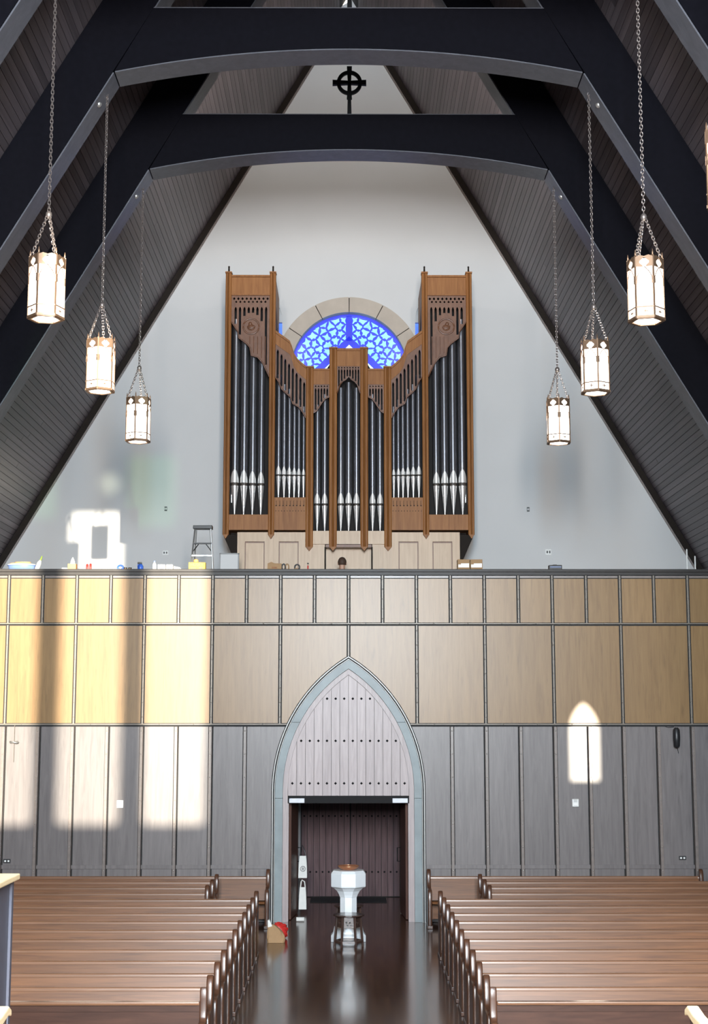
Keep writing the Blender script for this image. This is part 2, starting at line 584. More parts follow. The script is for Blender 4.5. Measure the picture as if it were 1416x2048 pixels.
# rose window -------------------------------------------------------
rw = thing('window_10', 'round blue stained glass window in a stone ring above the organ', 'window', (WC[0], WALLY, WC[1]), kind='structure')
nv = 13
for i in range(nv):
    a0 = PI / 2 + 2 * PI * i / nv + .006
    a1 = PI / 2 + 2 * PI * (i + 1) / nv - .006
    pts = [(RO * math.cos(a0 + (a1 - a0) * k / 8), RO * math.sin(a0 + (a1 - a0) * k / 8)) for k in range(9)]
    pts += [((RG + .02) * math.cos(a1 - (a1 - a0) * k / 8), (RG + .02) * math.sin(a1 - (a1 - a0) * k / 8)) for k in range(9)]
    MB().plate(pts, (), -.05, .20).build('voussoir', 'stone_tan', rw)
MB().plate(circle(0, 0, RO - .01, 64), [circle(0, 0, RG + .04, 64)], -.03, -.002).build('mortar', 'trim_dark', rw)
MB().plate(circle(0, 0, RG + .10, 64), (), .22, .25).build('backing_glass', 'blue_bleed_glass', rw, label='deep blue glowing ground imitating light bled over the tracery')
MB().plate(circle(0, 0, RG + .035, 64), [circle(0, 0, RG - .035, 64)], .15, .22).build('ring_frame', 'blue_bleed_glass', rw)  # frame given emission to imitate the glass glow bleeding over it
# mullion and gable-shaped bars, made to glow like light bleeding from the panes
bars = MB()
bars.plate([(-.065, .70), (.065, .70), (.06, RG - .02), (-.06, RG - .02)], (), .15, .22)
apex_z = .735
for s in (-1, 1):
    bars.plate([(0, apex_z + .075), (0, apex_z - .085), (s * 1.08, apex_z - .085 - 1.08), (s * 1.13, apex_z + .075 - 1.13)], (), .15, .22)
bars.build('mullion', 'blue_bleed_glass', rw)
# pale leaf-shaped panes: shrunken Voronoi cells between the bars and the ring
def clip(poly, nx, nz, d):
    """keep the part where nx*x+nz*z <= d"""
    out = []
    for i in range(len(poly)):
        a, b = poly[i], poly[(i + 1) % len(poly)]
        da, db = nx * a[0] + nz * a[1] - d, nx * b[0] + nz * b[1] - d
        if da <= 0:
            out.append(a)
        if (da < 0 < db) or (db < 0 < da):
            k = da / (da - db)
            out.append((a[0] + (b[0] - a[0]) * k, a[1] + (b[1] - a[1]) * k))
    return out
for s in (-1, 1):
    rs = random.Random(11)
    seeds = []
    tries = 0
    while len(seeds) < 62 and tries < 9000:
        tries += 1
        x, z = rs.uniform(.06, 1.3), rs.uniform(-.9, 1.3)
        if x * x + z * z < (RG - .06) ** 2 and z > apex_z - x + .06:
            if all((x - a) ** 2 + (z - b) ** 2 > .135 ** 2 for a, b in seeds):
                seeds.append((x, z))
    for i, (x, z) in enumerate(seeds):
        poly = [(0, -1.4), (1.4, -1.4), (1.4, 1.4), (0, 1.4)]
        for j, (a, b) in enumerate(seeds):
            if i != j and (a - x) ** 2 + (b - z) ** 2 < .36:
                nx, nz = a - x, b - z
                L = math.hypot(nx, nz)
                poly = clip(poly, nx / L, nz / L, (nx * (a + x) / 2 + nz * (b + z) / 2) / L - .019)
        poly = clip(poly, -1, 0, -.075)
        poly = clip(poly, -.7071, -.7071, -.7071 * (apex_z + .09) - .012)
        for k in range(24):
            a = 2 * PI * k / 24
            poly = clip(poly, math.cos(a), math.sin(a), RG - .05)
        if len(poly) < 3:
            continue
        cx = sum(p[0] for p in poly) / len(poly)
        cz = sum(p[1] for p in poly) / len(poly)
        # leafy outline: pinch the middle of the longer edges inwards
        pts = []
        for k in range(len(poly)):
            a, b = poly[k], poly[(k + 1) % len(poly)]
            pts.append(a)
            L = math.hypot(a[0] - b[0], a[1] - b[1])
            if L > .06:
                mx_, mz_ = (a[0] + b[0]) / 2, (a[1] + b[1]) / 2
                f = rs.uniform(.10, .46)
                pts.append((mx_ + (cx - mx_) * f, mz_ + (cz - mz_) * f))
        MB().plate([(s * p[0], p[1]) for p in pts], (), .195, .219).build('pane', 'glass_pale', rw)
    MB().plate([(s * .38, .0), (s * .62, .0), (s * .38, .24)], (), .195, .219).build('pane', 'glass_white', rw, label='pale triangular pane')
MB().plate([(-.31, .31), (.31, .31), (0, .62)], (), .195, .219).build('pane', 'glass_white', rw, label='pale triangular pane')
for i, s in enumerate((-1, 1)):
    sw = thing('window_%d' % (11 + i), 'slender lancet with blue glass half hidden behind the organ tower on the %s' % ('sunlit side' if s < 0 else 'wall speaker side'), 'window', (0, WALLY, 0), kind='structure')
    MB().plate([(s * 1.50, 8.5), (s * 2.1, 8.5), (s * 2.1, 12.66), (s * 1.50, 12.66)], (), .20, .23).build('pane', 'glass_side', sw)
    MB().plate([(s * 1.50, 12.66), (s * 2.1, 12.66), (s * 2.1, 13.3), (s * 1.50, 13.3)], (), .08, .2).build('reveal', 'plaster', sw)

# wall outlets on the white wall
def wall_plate(name, label, x, y, z, w, h, mat, cat, marks=True, group=None):
    t = thing(name, label, cat, (x, y, z), group=group)
    MB().box(-w / 2, w / 2, -.014, 0, -h / 2, h / 2).build('cover_plate', mat, t, bevel=.004)
    for sx in (-1, 1):
        MB().box(sx * w * .22 - w * .12, sx * w * .22 + w * .12, -.018, -.0135, -h * .22, h * .22).build('socket', 'dark_plastic' if mat != 'dark_plastic' else 'white_plastic', t)
    return t
wall_plate('wall_outlet', 'pale double outlet low on the white wall beside the stepladder', -4.12, WALLY, 7.30, .13, .10, 'white_plastic', 'outlet')
wall_plate('wall_outlet', 'pale double outlet low on the white wall on the cardboard box side', 4.50, WALLY, 7.32, .13, .13, 'white_plastic', 'outlet')
wall_plate('wall_switch', 'small dark wall switch above the outlet beside the stepladder', -4.13, WALLY, 8.30, .06, .10, 'dark_plastic', 'switch')
wall_plate('wall_switch', 'small dark wall switch above the outlet on the cardboard box side', 4.06, WALLY, 8.29, .06, .10, 'dark_plastic', 'switch')

# ------------------------------------------------------------------ gallery front / lower wall
AC, AZ = 1.435, 2.30                        # pointed arch: arc centres at +-AC, spring height AZ
R_OUT, R_MO, R_ST, R_FR = 2.805, 2.755, 2.62, 2.53
def arch_half(R, z):
    """|x| of the arch outline with radius R at height z"""
    if z <= AZ:
        return R - AC
    return math.sqrt(max(0, R * R - (z - AZ) ** 2)) - AC
def arch_apex(R):
    return AZ + math.sqrt(R * R - AC * AC)
def arch_pts(R, z0=0.0, n=18, side=None):
    """outline from bottom left over the apex to bottom right"""
    za = arch_apex(R)
    zs = [z0] + [AZ + (za - AZ) * i / n for i in range(n + 1)]
    left = [(-arch_half(R, z), z) for z in zs]
    left[-1] = (0, za)
    return left + [(-x, z) for x, z in reversed(left[:-1])]

TOPZ = 6.20
out = [(-SIDE, 0)] + arch_pts(R_MO) + [(SIDE, 0), (SIDE, roof_z(SIDE)), (roof_x(TOPZ), TOPZ), (-roof_x(TOPZ), TOPZ), (-SIDE, roof_z(SIDE))]
wg = MB().plate(out, (), FRONT + .02, FRONT + .22).build('wall_gallery', 'gap_black')
tag(wg, 'panelled gallery front and entrance wall with battens', 'wall', kind='structure')
MOD = 1.245
ZT, ZM, ZL = 6.20, 5.30, 3.48
G = .035
def panel(poly, mat):
    return MB().plate(poly, (), FRONT - .004, FRONT + .019).build('panel', mat, wg)
K = 6
# top band: narrow oak panels
pm = MB().plate([(-MOD / 4 + G, ZM + .03), (MOD / 4 - G, ZM + .03), (MOD / 4 - G, ZT - .065), (-MOD / 4 + G, ZT - .065)], (), FRONT - .004, FRONT + .019).mesh('panel')
for k in range(-2 * K, 2 * K):
    link('panel', pm, 'oak_panel', wg, ((k + .5) * MOD / 2, 0, 0))
pm = MB().plate([(-MOD / 4 + G, ZT - .05), (MOD / 4 - G, ZT - .05), (MOD / 4 - G, ZT - .012), (-MOD / 4 + G, ZT - .012)], (), FRONT - .004, FRONT + .019).mesh('frieze_panel')
for k in range(-2 * K, 2 * K):
    link('frieze_panel', pm, 'fin_stain', wg, ((k + .5) * MOD / 2, 0, 0))
# middle band: wide oak panels; the central pair follows the arch
pm = MB().plate([(-MOD / 2 + G, ZL + .03), (MOD / 2 - G, ZL + .03), (MOD / 2 - G, ZM - .03), (-MOD / 2 + G, ZM - .03)], (), FRONT - .004, FRONT + .019).mesh('panel')
for k in range(-K, K):
    if k not in (-1, 0):
        link('panel', pm, 'oak_panel', wg, ((k + .5) * MOD, 0, 0))
for s in (-1, 1):
    za = arch_apex(R_OUT)
    zs = [ZL + .03 + (za - ZL - .05) * i / 14 for i in range(15)]
    poly = [(MOD - G, ZL + .03), (MOD - G, ZM - .03), (G, ZM - .03), (G, za)] + [(max(G, arch_half(R_OUT + .02, z)), z) for z in reversed(zs)]
    panel([(s * x, z) for x, z in poly], 'oak_panel')
# lower band: narrow grey panels
GL = .046
pm = MB().plate([(-MOD / 4 + GL, .01), (MOD / 4 - GL, .01), (MOD / 4 - GL, ZL - .03), (-MOD / 4 + GL, ZL - .03)], (), FRONT - .004, FRONT + .019).mesh('panel')
for k in range(-2 * K, 2 * K):
    if k in (-3, -2, -1, 0, 1, 2):
        continue
    link('panel', pm, 'grey_panel', wg, ((k + .5) * MOD / 2, 0, 0))
for s in (-1, 1):
    zs = [.01, AZ * .5] + [AZ + (ZL - .03 - AZ) * i / 10 for i in range(11)]
    poly = [(1.5 * MOD - G, .01), (1.5 * MOD - G, ZL - .03)] + [(arch_half(R_OUT + .02, z), z) for z in reversed(zs)]
    panel([(s * x, z) for x, z in poly], 'grey_panel')
# battens: thin strips in the joints
bolts = MB()
b_top = MB().box(-.014, .014, FRONT - .022, FRONT + .02, ZM + .02, ZT - .004).mesh('batten', bevel=.003)
b_mid = MB().box(-.014, .014, FRONT - .022, FRONT + .02, ZL + .02, ZM - .02).mesh('batten', bevel=.003)
fin = MB().box(-.026, .026, FRONT - .11, FRONT + .02, 0.002, ZL - .035).mesh('fin_batten', bevel=.004)
for k in range(-2 * K, 2 * K + 1):
    x = k * MOD / 2
    link('batten', b_top, 'batten_metal', wg, (x, 0, 0))
    for j in range(5):
        bolts.sphere((x, FRONT - .022, ZM + .10 + j * .18), .011, 6, 4)
    if k % 2 == 0 and k != 0:
        link('batten', b_mid, 'batten_metal', wg, (x, 0, 0))
        for j in range(7):
            bolts.sphere((x, FRONT - .022, ZL + .14 + j * .26), .011, 6, 4)
    if abs(k) >= 3:
        link('fin_batten', fin, 'fin_stain', wg, (x, 0, 0))
        for j in range(8):
            bolts.sphere((x, FRONT - .11, .5 + j * .41), .013, 6, 4)
MB().box(-.014, .014, FRONT - .022, FRONT + .02, arch_apex(R_OUT) + .01, ZM - .02).build('batten', 'batten_metal', wg, bevel=.003)
# rails
for z, xs in ((ZM, ((-K * MOD, K * MOD),)), (ZL, ((-K * MOD, -arch_half(R_OUT, ZL) - .01), (arch_half(R_OUT, ZL) + .01, K * MOD)))):
    for a, b in xs:
        MB().box(a, b, FRONT - .035, FRONT + .02, z - .002, z + .020).build('rail', 'batten_metal', wg, bevel=.003)
        if z == ZL:
            MB().box(a, b, FRONT - .02, FRONT + .02, z - .034, z - .004).build('shadow_strip', 'gap_black', wg)
    for k in range(-2 * K, 2 * K):
        if z == ZM or abs(k + .5) * MOD / 2 > 1.2:
            bolts.sphere(((k + .5) * MOD / 2, FRONT - .035, z + .009), .011, 6, 4)
for s in (-1, 1):
    for k in range(2, 2 * K):
        a, b = max(k * MOD / 2 + .028, 1.40), (k + 1) * MOD / 2 - .028
        if b - a > .1:
            MB().box(min(s * a, s * b), max(s * a, s * b), FRONT - .022, FRONT - .003, .93, 1.0).build('dado_strip', 'grey_panel', wg, bevel=.004)
bo = bolts.build('bolts', 'bolt_steel', wg)
bo['kind'] = 'stuff'
# parapet cap
cp = thing('trim_3', 'dark wooden cap rail along the top of the gallery front', 'trim', (0, 0, 0), kind='structure')
MB().box(-roof_x(CAPZ) + .05, roof_x(CAPZ) - .05, FRONT - .05, FRONT + .62, ZT + .055, CAPZ).build('cap', 'cap_rail', cp, bevel=.008)
MB().box(-roof_x(CAPZ) + .1, roof_x(CAPZ) - .1, FRONT - .02, FRONT + .2, ZT + .001, ZT + .054).build('fascia', 'cap_rail', cp)
MB().box(-8.3, 8.3, FRONT + .225, FRONT + .6, GFLOOR + .002, ZT + .054).build('inner_ledge', 'cap_rail', cp)
# gallery floor
gf = MB().box(-9, 9, FRONT + .225, WALLY - .002, 5.15, GFLOOR).build('floor', 'plaster_dim')
tag(gf, 'gallery floor slab above the entrance hall', 'floor', kind='structure')

# ------------------------------------------------------------------ entrance arch, tympanum, doors
d1 = thing('door_1', 'tall pointed entrance arch with blue grey surround and boarded tympanum', 'doorway', (0, 0, 0), kind='structure')
def arch_band(Ra, Rb, y0, y1, z0=0.0):
    a, b = arch_pts(Ra, z0), arch_pts(Rb, z0)
    return MB().plate(a + list(reversed(b)), (), y0, y1)
arch_band(R_OUT + .004, R_OUT - .014, FRONT - .05, FRONT + .02).build('outer_moulding', 'arch_mould', d1)
arch_band(R_OUT - .015, R_OUT - .036, FRONT - .0, FRONT + .02).build('shadow_groove', 'gap_black', d1)
arch_band(R_OUT - .037, R_MO + .003, FRONT - .045, FRONT + .02).build('inner_moulding', 'arch_mould', d1)
# stone band split at joints: each block its own piece
def band_side(Ra, Rb, zlo, zhi, s, n=8):
    pa, pb = [], []
    for i in range(n + 1):
        t = i / n
        pa.append((s * arch_half(Ra, zlo + (min(zhi, arch_apex(Ra)) - zlo) * t), zlo + (min(zhi, arch_apex(Ra)) - zlo) * t))
        zb = zlo + (min(zhi, arch_apex(Rb)) - zlo) * t
        pb.append((s * arch_half(Rb, zb), zb))
    return pa + list(reversed(pb))
for s in (-1, 1):
    for zlo, zhi in ((0.003, 2.17), (2.176, 3.52), (3.526, 9)):
        MB().plate(band_side(R_MO - .002, R_ST, zlo, zhi, s, 14), (), FRONT - .012, FRONT + .25).build('stone_block', 'stone_blue', d1)
arch_band(R_ST - .002, R_FR, FRONT + .06, FRONT + .25).build('inner_frame', 'pink_wood', d1)
# tympanum boards
OPEN_Z = 2.21
npl = 14
bw = 2 * 1.094 / npl
plank_mats = 'pink_wood'
rivet = MB().lathe([(.026, 0), (.022, .006), (.004, .012)], 4).xf(Matrix.Rotation(PI / 2, 4, 'X')).mesh('rivet')
for i in range(npl):
    x0 = -1.094 + i * bw + .003
    x1 = -1.094 + (i + 1) * bw - .003
    xs = [x0 + (x1 - x0) * k / 4 for k in range(5)]
    def top(x):
        return AZ + math.sqrt(max(0.0, (R_FR + .01) ** 2 - (abs(x) + AC) ** 2))
    poly = [(x0, OPEN_Z), (x1, OPEN_Z)] + [(x, max(OPEN_Z + .05, top(x))) for x in reversed(xs)]
    pk = MB().plate(poly, (), FRONT + .12, FRONT + .15).build('plank', 'pink_wood', d1)
    xc = (x0 + x1) / 2
    for z in (2.43, 3.19, 3.95):
        if top(xc) > z + .08 and min(top(x0), top(x1)) > z - .02:
            link('rivet', rivet, 'iron', pk, (xc, FRONT + .119, z))
MB().box(-1.09, 1.09, FRONT + .151, FRONT + .2, OPEN_Z, 4.4).plate([(-.2, 4.3), (.2, 4.3), (0, 4.4)], (), FRONT + .151, FRONT + .2).build('tympanum_backing', 'gap_black', d1)
# narrow the backing under the arch (kept inside the boards)
MB().box(-1.094, 1.094, FRONT + .05, FRONT + .25, OPEN_Z - .13, OPEN_Z - .002).build('lintel', 'iron', d1)
for s in (-1, 1):
    MB().box(s * .93 - .14, s * .93 + .14, FRONT + .005, FRONT + .05, OPEN_Z - .125, OPEN_Z - .04).build('door_closer', 'closer_metal', d1, bevel=.006)
for s in (-1, 1):
    MB().box(min(s * 1.075, s * 1.095), max(s * 1.075, s * 1.095), FRONT + .055, FRONT + .3, 0.002, OPEN_Z - .132).build('jamb', 'pink_wood', d1)

# entrance hall
hall_y = 30.85
nw = MB().box(-5, 5, hall_y + .06, hall_y + .2, 0, 5.1)
tag(nw.build('wall_hall', 'trim_dark'), 'back wall of the dim entrance hall', 'wall', kind='structure')
for s in (-1, 1):
    w = MB().box(min(s * 2.2, s * 2.35), max(s * 2.2, s * 2.35), FRONT + .23, hall_y + .06, 0, 5.1)
    tag(w.build('wall_hall_side', 'trim_dark'), 'side wall of the dim entrance hall on the %s' % ('tote bag side' if s < 0 else 'bare door side'), 'wall', kind='structure')
tag(box(-2.2, 2.2, FRONT + .23, hall_y + .06, 2.5, 2.6).build('ceiling', 'trim_dark'), 'low unseen ceiling added to darken the top of the entrance hall', 'ceiling', kind='structure')  # unseen, added to darken the upper hall
d2 = thing('door_2', 'far boarded double door of the entrance hall with iron studs', 'door', (0.04, hall_y, 0), kind='structure')
pw = 2.02 / 16
pmesh = MB().box(-pw / 2 + .004, pw / 2 - .004, 0, .04, .015, 2.3).mesh('plank', bevel=.004)
stud = MB().lathe([(.020, 0), (.015, .007), (.004, .012)], 8).xf(Matrix.Rotation(PI / 2, 4, 'X')).mesh('stud')
for i in range(16):
    x = -1.01 + (i + .5) * pw
    pk = link('plank', pmesh, 'door_wood', d2, (x, 0, 0))
    for z in (.50, 1.62):
        link('stud', stud, 'iron', pk, (0, -.001, z))
MB().box(-1.03, 1.03, .041, .055, 0, 2.32).build('backing', 'gap_black', d2)
MB().box(-.012, .012, -.012, -.001, .02, 2.3).build('meeting_strip', 'iron', d2)
MB().box(1.02, 1.10, -.05, .05, 0, 2.4).build('frame_post', 'grey_panel', d2)
MB().box(-1.10, -1.02, -.05, .05, 0, 2.4).build('frame_post', 'grey_panel', d2)
MB().box(-1.1, 1.1, -.05, .05, 2.33, 2.45).build('frame_head', 'grey_panel', d2)
fm = MB().box(-.76, .76, 29.9, 30.7, 0.001, .014).build('floor_mat', 'mat_black', bevel=.004)
tag(fm, 'black floor mat lying before the far boarded doors', 'mat')
# open leaves
def leaf(s, ang, label):
    t = thing('door_%d' % (3 if s < 0 else 4), label, 'door', (s * 1.06, FRONT + .32, 0), kind='structure')
    t.rotation_euler = (0, 0, ang)
    n = 7
    lw = 1.0 / n
    me = MB().box(-.02, .02, .003, lw - .003, .015, OPEN_Z - .14).mesh('plank')
    for i in range(n):
        link('plank', me, 'leaf_wood', t, (0, i * lw, 0))
    MB().box(-.026, .026, -.008, .002, .012, OPEN_Z - .138).build('edge_strip', 'leaf_wood', t)
    MB().tube([(-s * .02, .93, .95), (-s * .08, .93, .95), (-s * .08, .93, 1.2), (-s * .02, .93, 1.2)], .011, 8).build('pull_handle', 'iron', t, smooth=40)
    return t
leaf(-1, -math.radians(5.5), 'dark open door leaf with the tote bags hanging on it')
leaf(1, math.radians(4), 'dark open door leaf on the side away from the tote bags')
# bags on the left leaf
def bag(z0, h, w, label, emblem):
    t = thing('tote_bag', label, 'bag', (-.85, 28.24, z0))
    m = MB()
    n = 8
    for k in range(n + 1):
        zz = h * k / n
        ww = w / 2 * (1 - .25 * (k / n) ** 2)
        dd = .05 * (1 - .6 * k / n)
        m.v += [(-ww, -dd, zz), (ww * .9, -dd * 1.1, zz), (ww, dd, zz), (-ww, dd, zz)]
    for k in range(n):
        for j in range(4):
            m.f.append((4 * k + j, 4 * k + (j + 1) % 4, 4 * k + 4 + (j + 1) % 4, 4 * k + 4 + j))
    m.f += [(3, 2, 1, 0), (4 * n, 4 * n + 1, 4 * n + 2, 4 * n + 3)]
    m.build('body', 'cloth_white', t, smooth=50)
    m = MB().tube([(-w * .3, 0, h - .01), (-w * .2, 0, h + .10), (-.02, 0, h + (.2 if emblem else .13)), (.03, 0, h + .10), (w * .3, 0, h - .01)], .012, 6)
    m.build('strap', 'cloth_white' if not emblem else 'dark_plastic', t, smooth=50)
    if emblem:
        r = MB().tube([(.045 * math.cos(a), 0, .045 * math.sin(a)) for a in [2 * PI * i / 20 for i in range(20)]], .008, 6, True)
        r.xf(Matrix.Translation((0, -.052, h * .42)))
        r.build('printed_emblem', 'grey_sheet', t)
        MB().plate(circle(0, h * .42, .025, 8), (), -.058, -.05).build('printed_crest', 'grey_sheet', t)
    return t
bag(.65, .40, .17, 'white tote bag with a round printed emblem hanging on the open door', True)
bag(.08, .40, .15, 'plain white cloth bag hanging below the emblem tote bag', False)
r = MB().tube([(-.93, 27.12, .04), (-.79, 27.12, .04)], .038, 12)
tag(r.build('paper_roll', 'cloth_white', smooth=40), 'small white paper roll on the floor beside the open door leaf', 'paper roll')

# ------------------------------------------------------------------ timber frames
FR_T = .55
CI = 11.15                               # inner line |x| = CI - RB z
def inner_z(x):
    return (CI - abs(x)) / RB
CT = 14.11
def collar_bottom(x):
    return 13.48 - .36 * (x / 3.48) ** 2
xc_ = 3.48
def make_frame(y, label, cross):
    t = thing('timber_frame', label, 'roof frame', (0, y, 0), group='timber roof frames')
    for s in (-1, 1):
        q = [(s * SIDE, inner_z(SIDE)), (s * SIDE, roof_z(SIDE) - .01), (0, roof_z(0) - .01), (0, inner_z(0))]
        MB().plate(q, (), 0, FR_T).build('rafter', 'frame_timber', t)
        # soffit strips, light put into their paler tone: lower leg and upper inside edge
        def strip(za, zb, nm):
            xa, xb = CI - RB * za, CI - RB * zb
            d = .018
            q2 = [(s * xa, za), (s * xb, zb), (s * (xb - d), zb - d * .5), (s * (xa - d), za - d * .5)]
            MB().plate(q2, (), .02, FR_T - .02).build(nm, 'soffit_lit', t)
        zc = collar_bottom(xc_) - .02
        strip(1.2, zc, 'leg_soffit')
        strip(CT + .01, 19.05, 'rafter_soffit')
        MB().lathe([(.045, 0), (.045, .02), (.025, .05), (.005, .06)], 12).xf(Matrix.Translation((s * (3.74), .2, inner_z(3.74) - .02)) @ Matrix.Rotation(PI, 4, 'X')).build('eye_bolt', 'bolt_steel', t, smooth=40)
    n = 28
    xs = [-xc_ + 2 * xc_ * i / n for i in range(n + 1)]
    xt = CI - RB * CT
    MB().plate([(x, collar_bottom(x)) for x in xs] + [(xt, CT), (-xt, CT)], (), .004, FR_T - .004).build('collar_beam', 'frame_timber', t)
    up = [(x, collar_bottom(x) - .001) for x in xs]
    dn = [(x, collar_bottom(x) - .02) for x in reversed(xs)]
    MB().plate(up + dn, (), .02, FR_T - .02).build('collar_soffit', 'soffit_lit', t)
    MB().box(-xt, xt, 0, FR_T, CT, CT + .012).build('collar_cap', 'soffit_lit', t)
    if cross:
        c = thing('wheel_cross', 'dark wheel cross standing on the timber frame ' + cross, 'cross', (0.01, y + .25, CT + .012), group='wheel crosses')
        m = MB()
        m.plate([(-.04, 0), (.04, 0), (.03, .45), (-.03, .45)], (), 0, .07)
        m.build('shaft', 'iron', c)
        cz = .70
        m = MB()
        for k in range(4):
            a = k * PI / 2
            ca, sa = math.cos(a), math.sin(a)
            pts = [(0.0, -.028), (.30, -.045), (.30, .045), (0.0, .028)]
            m.plate([(p[0] * ca - p[1] * sa, cz + p[0] * sa + p[1] * ca) for p in pts], (), -.002, .072)
        m.build('arms', 'iron', c)
        MB().plate(circle(0, cz, .225, 32), [circle(0, cz, .165, 32)], .008, .062).build('ring', 'iron', c)
    return t
FY = [24.7, 20.8, 16.9, 13.0]
make_frame(FY[0], 'dark timber roof frame nearest the organ with curved collar beam', 'nearest the organ')
make_frame(FY[1], 'dark timber roof frame second from the organ with curved collar beam', 'second from the organ')
make_frame(FY[2], 'dark timber roof frame third from the organ', None)
make_frame(FY[3], 'dark timber roof frame fourth from the organ', None)

# ------------------------------------------------------------------ lanterns
LR = .208
BOT, TOPB, RINGZ = 8.30, 9.06, 9.60
def quatrefoil(cx, cz, r):
    pts = []
    for k in range(4):
        a0 = k * PI / 2
        for j in range(5):
            a = a0 - PI * .42 + PI * .84 * j / 4
            pts.append((cx + r * .62 * math.cos(a0) + r * .48 * math.cos(a), cz + r * .62 * math.sin(a0) + r * .48 * math.sin(a)))
    return pts
def chain_mesh(p0, p1, link_l=.055, r=.0055, w=.017):
    m = MB()
    p0, p1 = Vector(p0), Vector(p1)
    L = (p1 - p0).length
    n = max(2, int(L / (link_l * .78)))
    d = (p1 - p0).normalized()
    q = d.to_track_quat('Z', 'X').to_matrix().to_4x4()
    base = []
    for i in range(10):
        a = 2 * PI * i / 10
        base.append((w * math.cos(a), 0, (link_l / 2 - w) * (1 if math.sin(a) > 0 else -1) * (1 if abs(math.sin(a)) > .1 else 0) + w * math.sin(a)))
    for i in range(n):
        n0 = len(m.v)
        m.tube(base, r, 4, True)
        c = p0 + (p1 - p0) * ((i + .5) / n)
        m.xf(Matrix.Translation(c) @ q @ Matrix.Rotation(PI / 2 * (i % 2) + .4, 4, 'Z'), n0)
    return m
apo = LR * math.cos(PI / 6)
fw = LR                                      # width of one face
H = TOPB - BOT
lan_parts = {}
m = MB().box(-fw / 2 + .006, fw / 2 - .006, -.004, .004, .02, H - .03)
lan_parts['pane'] = m.mesh('pane')
m = MB().plate([(-fw / 2, H - .13), (fw / 2, H - .13), (fw / 2, H - .01), (fw / 4, H + .012), (0, H - .004), (-fw / 4, H + .012), (-fw / 2, H - .01)], [quatrefoil(0, H - .075, .052)], -.014, -.006)
lan_parts['crown_panel'] = m.mesh('crown_panel')
m = MB()
for sgn in (-1, 1):
    pts = []
    for i in range(7):
        t_ = i / 6
        pts.append((sgn * fw * .46 * (1 - t_ ** 1.8), -.012, H - .30 + .17 * t_))
    m.tube(pts, .0055, 5)
m.box(-fw * .5, -fw * .5 + .02, -.016, -.006, H - .34, H - .25)
m.box(fw * .5 - .02, fw * .5, -.016, -.006, H - .34, H - .25)
lan_parts['arch_tracery'] = m.mesh('arch_tracery')
lan_parts['lower_rail'] = MB().box(-fw / 2, fw / 2, -.016, -.004, .128, .142).mesh('lower_rail')
lan_parts['base_rail'] = MB().box(-fw / 2, fw / 2, -.018, .0, .0, .030).mesh('base_rail')
lan_parts['cross_ornament'] = MB().box(-.036, .036, -.012, -.005, .077, .087).box(-.005, .005, -.012, -.005, .055, .112).plate([(0, .068), (.016, .083), (0, .098), (-.016, .083)], (), -.014, -.005).mesh('cross_ornament')
lan_parts['corner_post'] = MB().box(-.010, .014, -.012, .012, 0, H + .01).lathe([(.008, H + .01), (.010, H + .04), (.002, H + .085)], 6).mesh('corner_post')
pm_ = {'pane': 'lantern_glass', 'crown_panel': 'lantern_bronze', 'arch_tracery': 'lantern_bronze', 'lower_rail': 'lantern_bronze', 'base_rail': 'lantern_bronze', 'cross_ornament': 'lantern_bronze', 'corner_post': 'lantern_bronze'}
for k, me in lan_parts.items():
    me.materials.append(MATS[pm_[k]])
bot_pane = MB().lathe([(LR - .035, .004), (LR - .035, .012)], 6, phase=PI / 6 + PI / 6).mesh('bottom_pane')
bot_pane.materials.append(MATS['lantern_glass'])
bot_ring = MB().plate(circle(0, 0, LR, 6), [circle(0, 0, LR - .034, 6)], -.006, .018, axis='z').mesh('bottom_ring')
bot_ring.materials.append(MATS['lantern_bronze'])
ringm = MB().lathe([(.012, .05), (.035, .03), (.04, 0), (.03, -.03), (.01, -.045)], 12).mesh('hanging_knob', smooth=50)
ringm.materials.append(MATS['chain_steel'])
def lantern(x, y, rz, label, dz=0.0):
    t = thing('pendant_lantern', label, 'lantern', (x, y, BOT + dz), rz, 'hexagonal pendant lanterns')
    for k in range(6):
        a = k * PI / 3
        for nm, me in lan_parts.items():
            if nm == 'corner_post':
                ca = a + PI / 6 - PI / 2
                o = link(nm, me, None, t, ((LR - .004) * math.cos(ca), (LR - .004) * math.sin(ca), 0))
                o.rotation_euler = (0, 0, ca)
            else:
                fa = a - PI / 2
                o = link(nm, me, None, t, (apo * math.cos(fa), apo * math.sin(fa), 0))
                o.rotation_euler = (0, 0, a)
    o = link('bottom_pane', bot_pane, None, t)
    o.rotation_euler = (0, 0, PI / 6 - PI / 3)
    o = link('bottom_ring', bot_ring, None, t)
    o.rotation_euler = (0, 0, PI / 6 - PI / 2)
    top = RINGZ - BOT
    for k in range(3):
        a = k * 2 * PI / 3 + PI / 6 - PI / 2
        chain_mesh((.9 * LR * math.cos(a), .9 * LR * math.sin(a), H + .02), (.02 * math.cos(a), .02 * math.sin(a), top - .02), .05, .006, .016).build('hanging_chain', 'chain_steel', t, smooth=60)
    link('hanging_knob', ringm, None, t, (0, 0, top))
    zt = inner_z(x) - .02 - BOT - dz
    chain_mesh((0, 0, top + .04), (0, 0, zt), .06, .006, .017).build('suspension_chain', 'chain_steel', t, smooth=60)
    return t
LX = 3.62
names = ['nearest the organ', 'second from the organ', 'third from the organ', 'fourth from the organ']
for i, rz in ((0, .42), (1, .50), (2, .20)):
    lantern(-LX - .01, FY[i] + .28, rz, 'glowing hexagonal lantern on the sunlit side, hung from the frame ' + names[i])
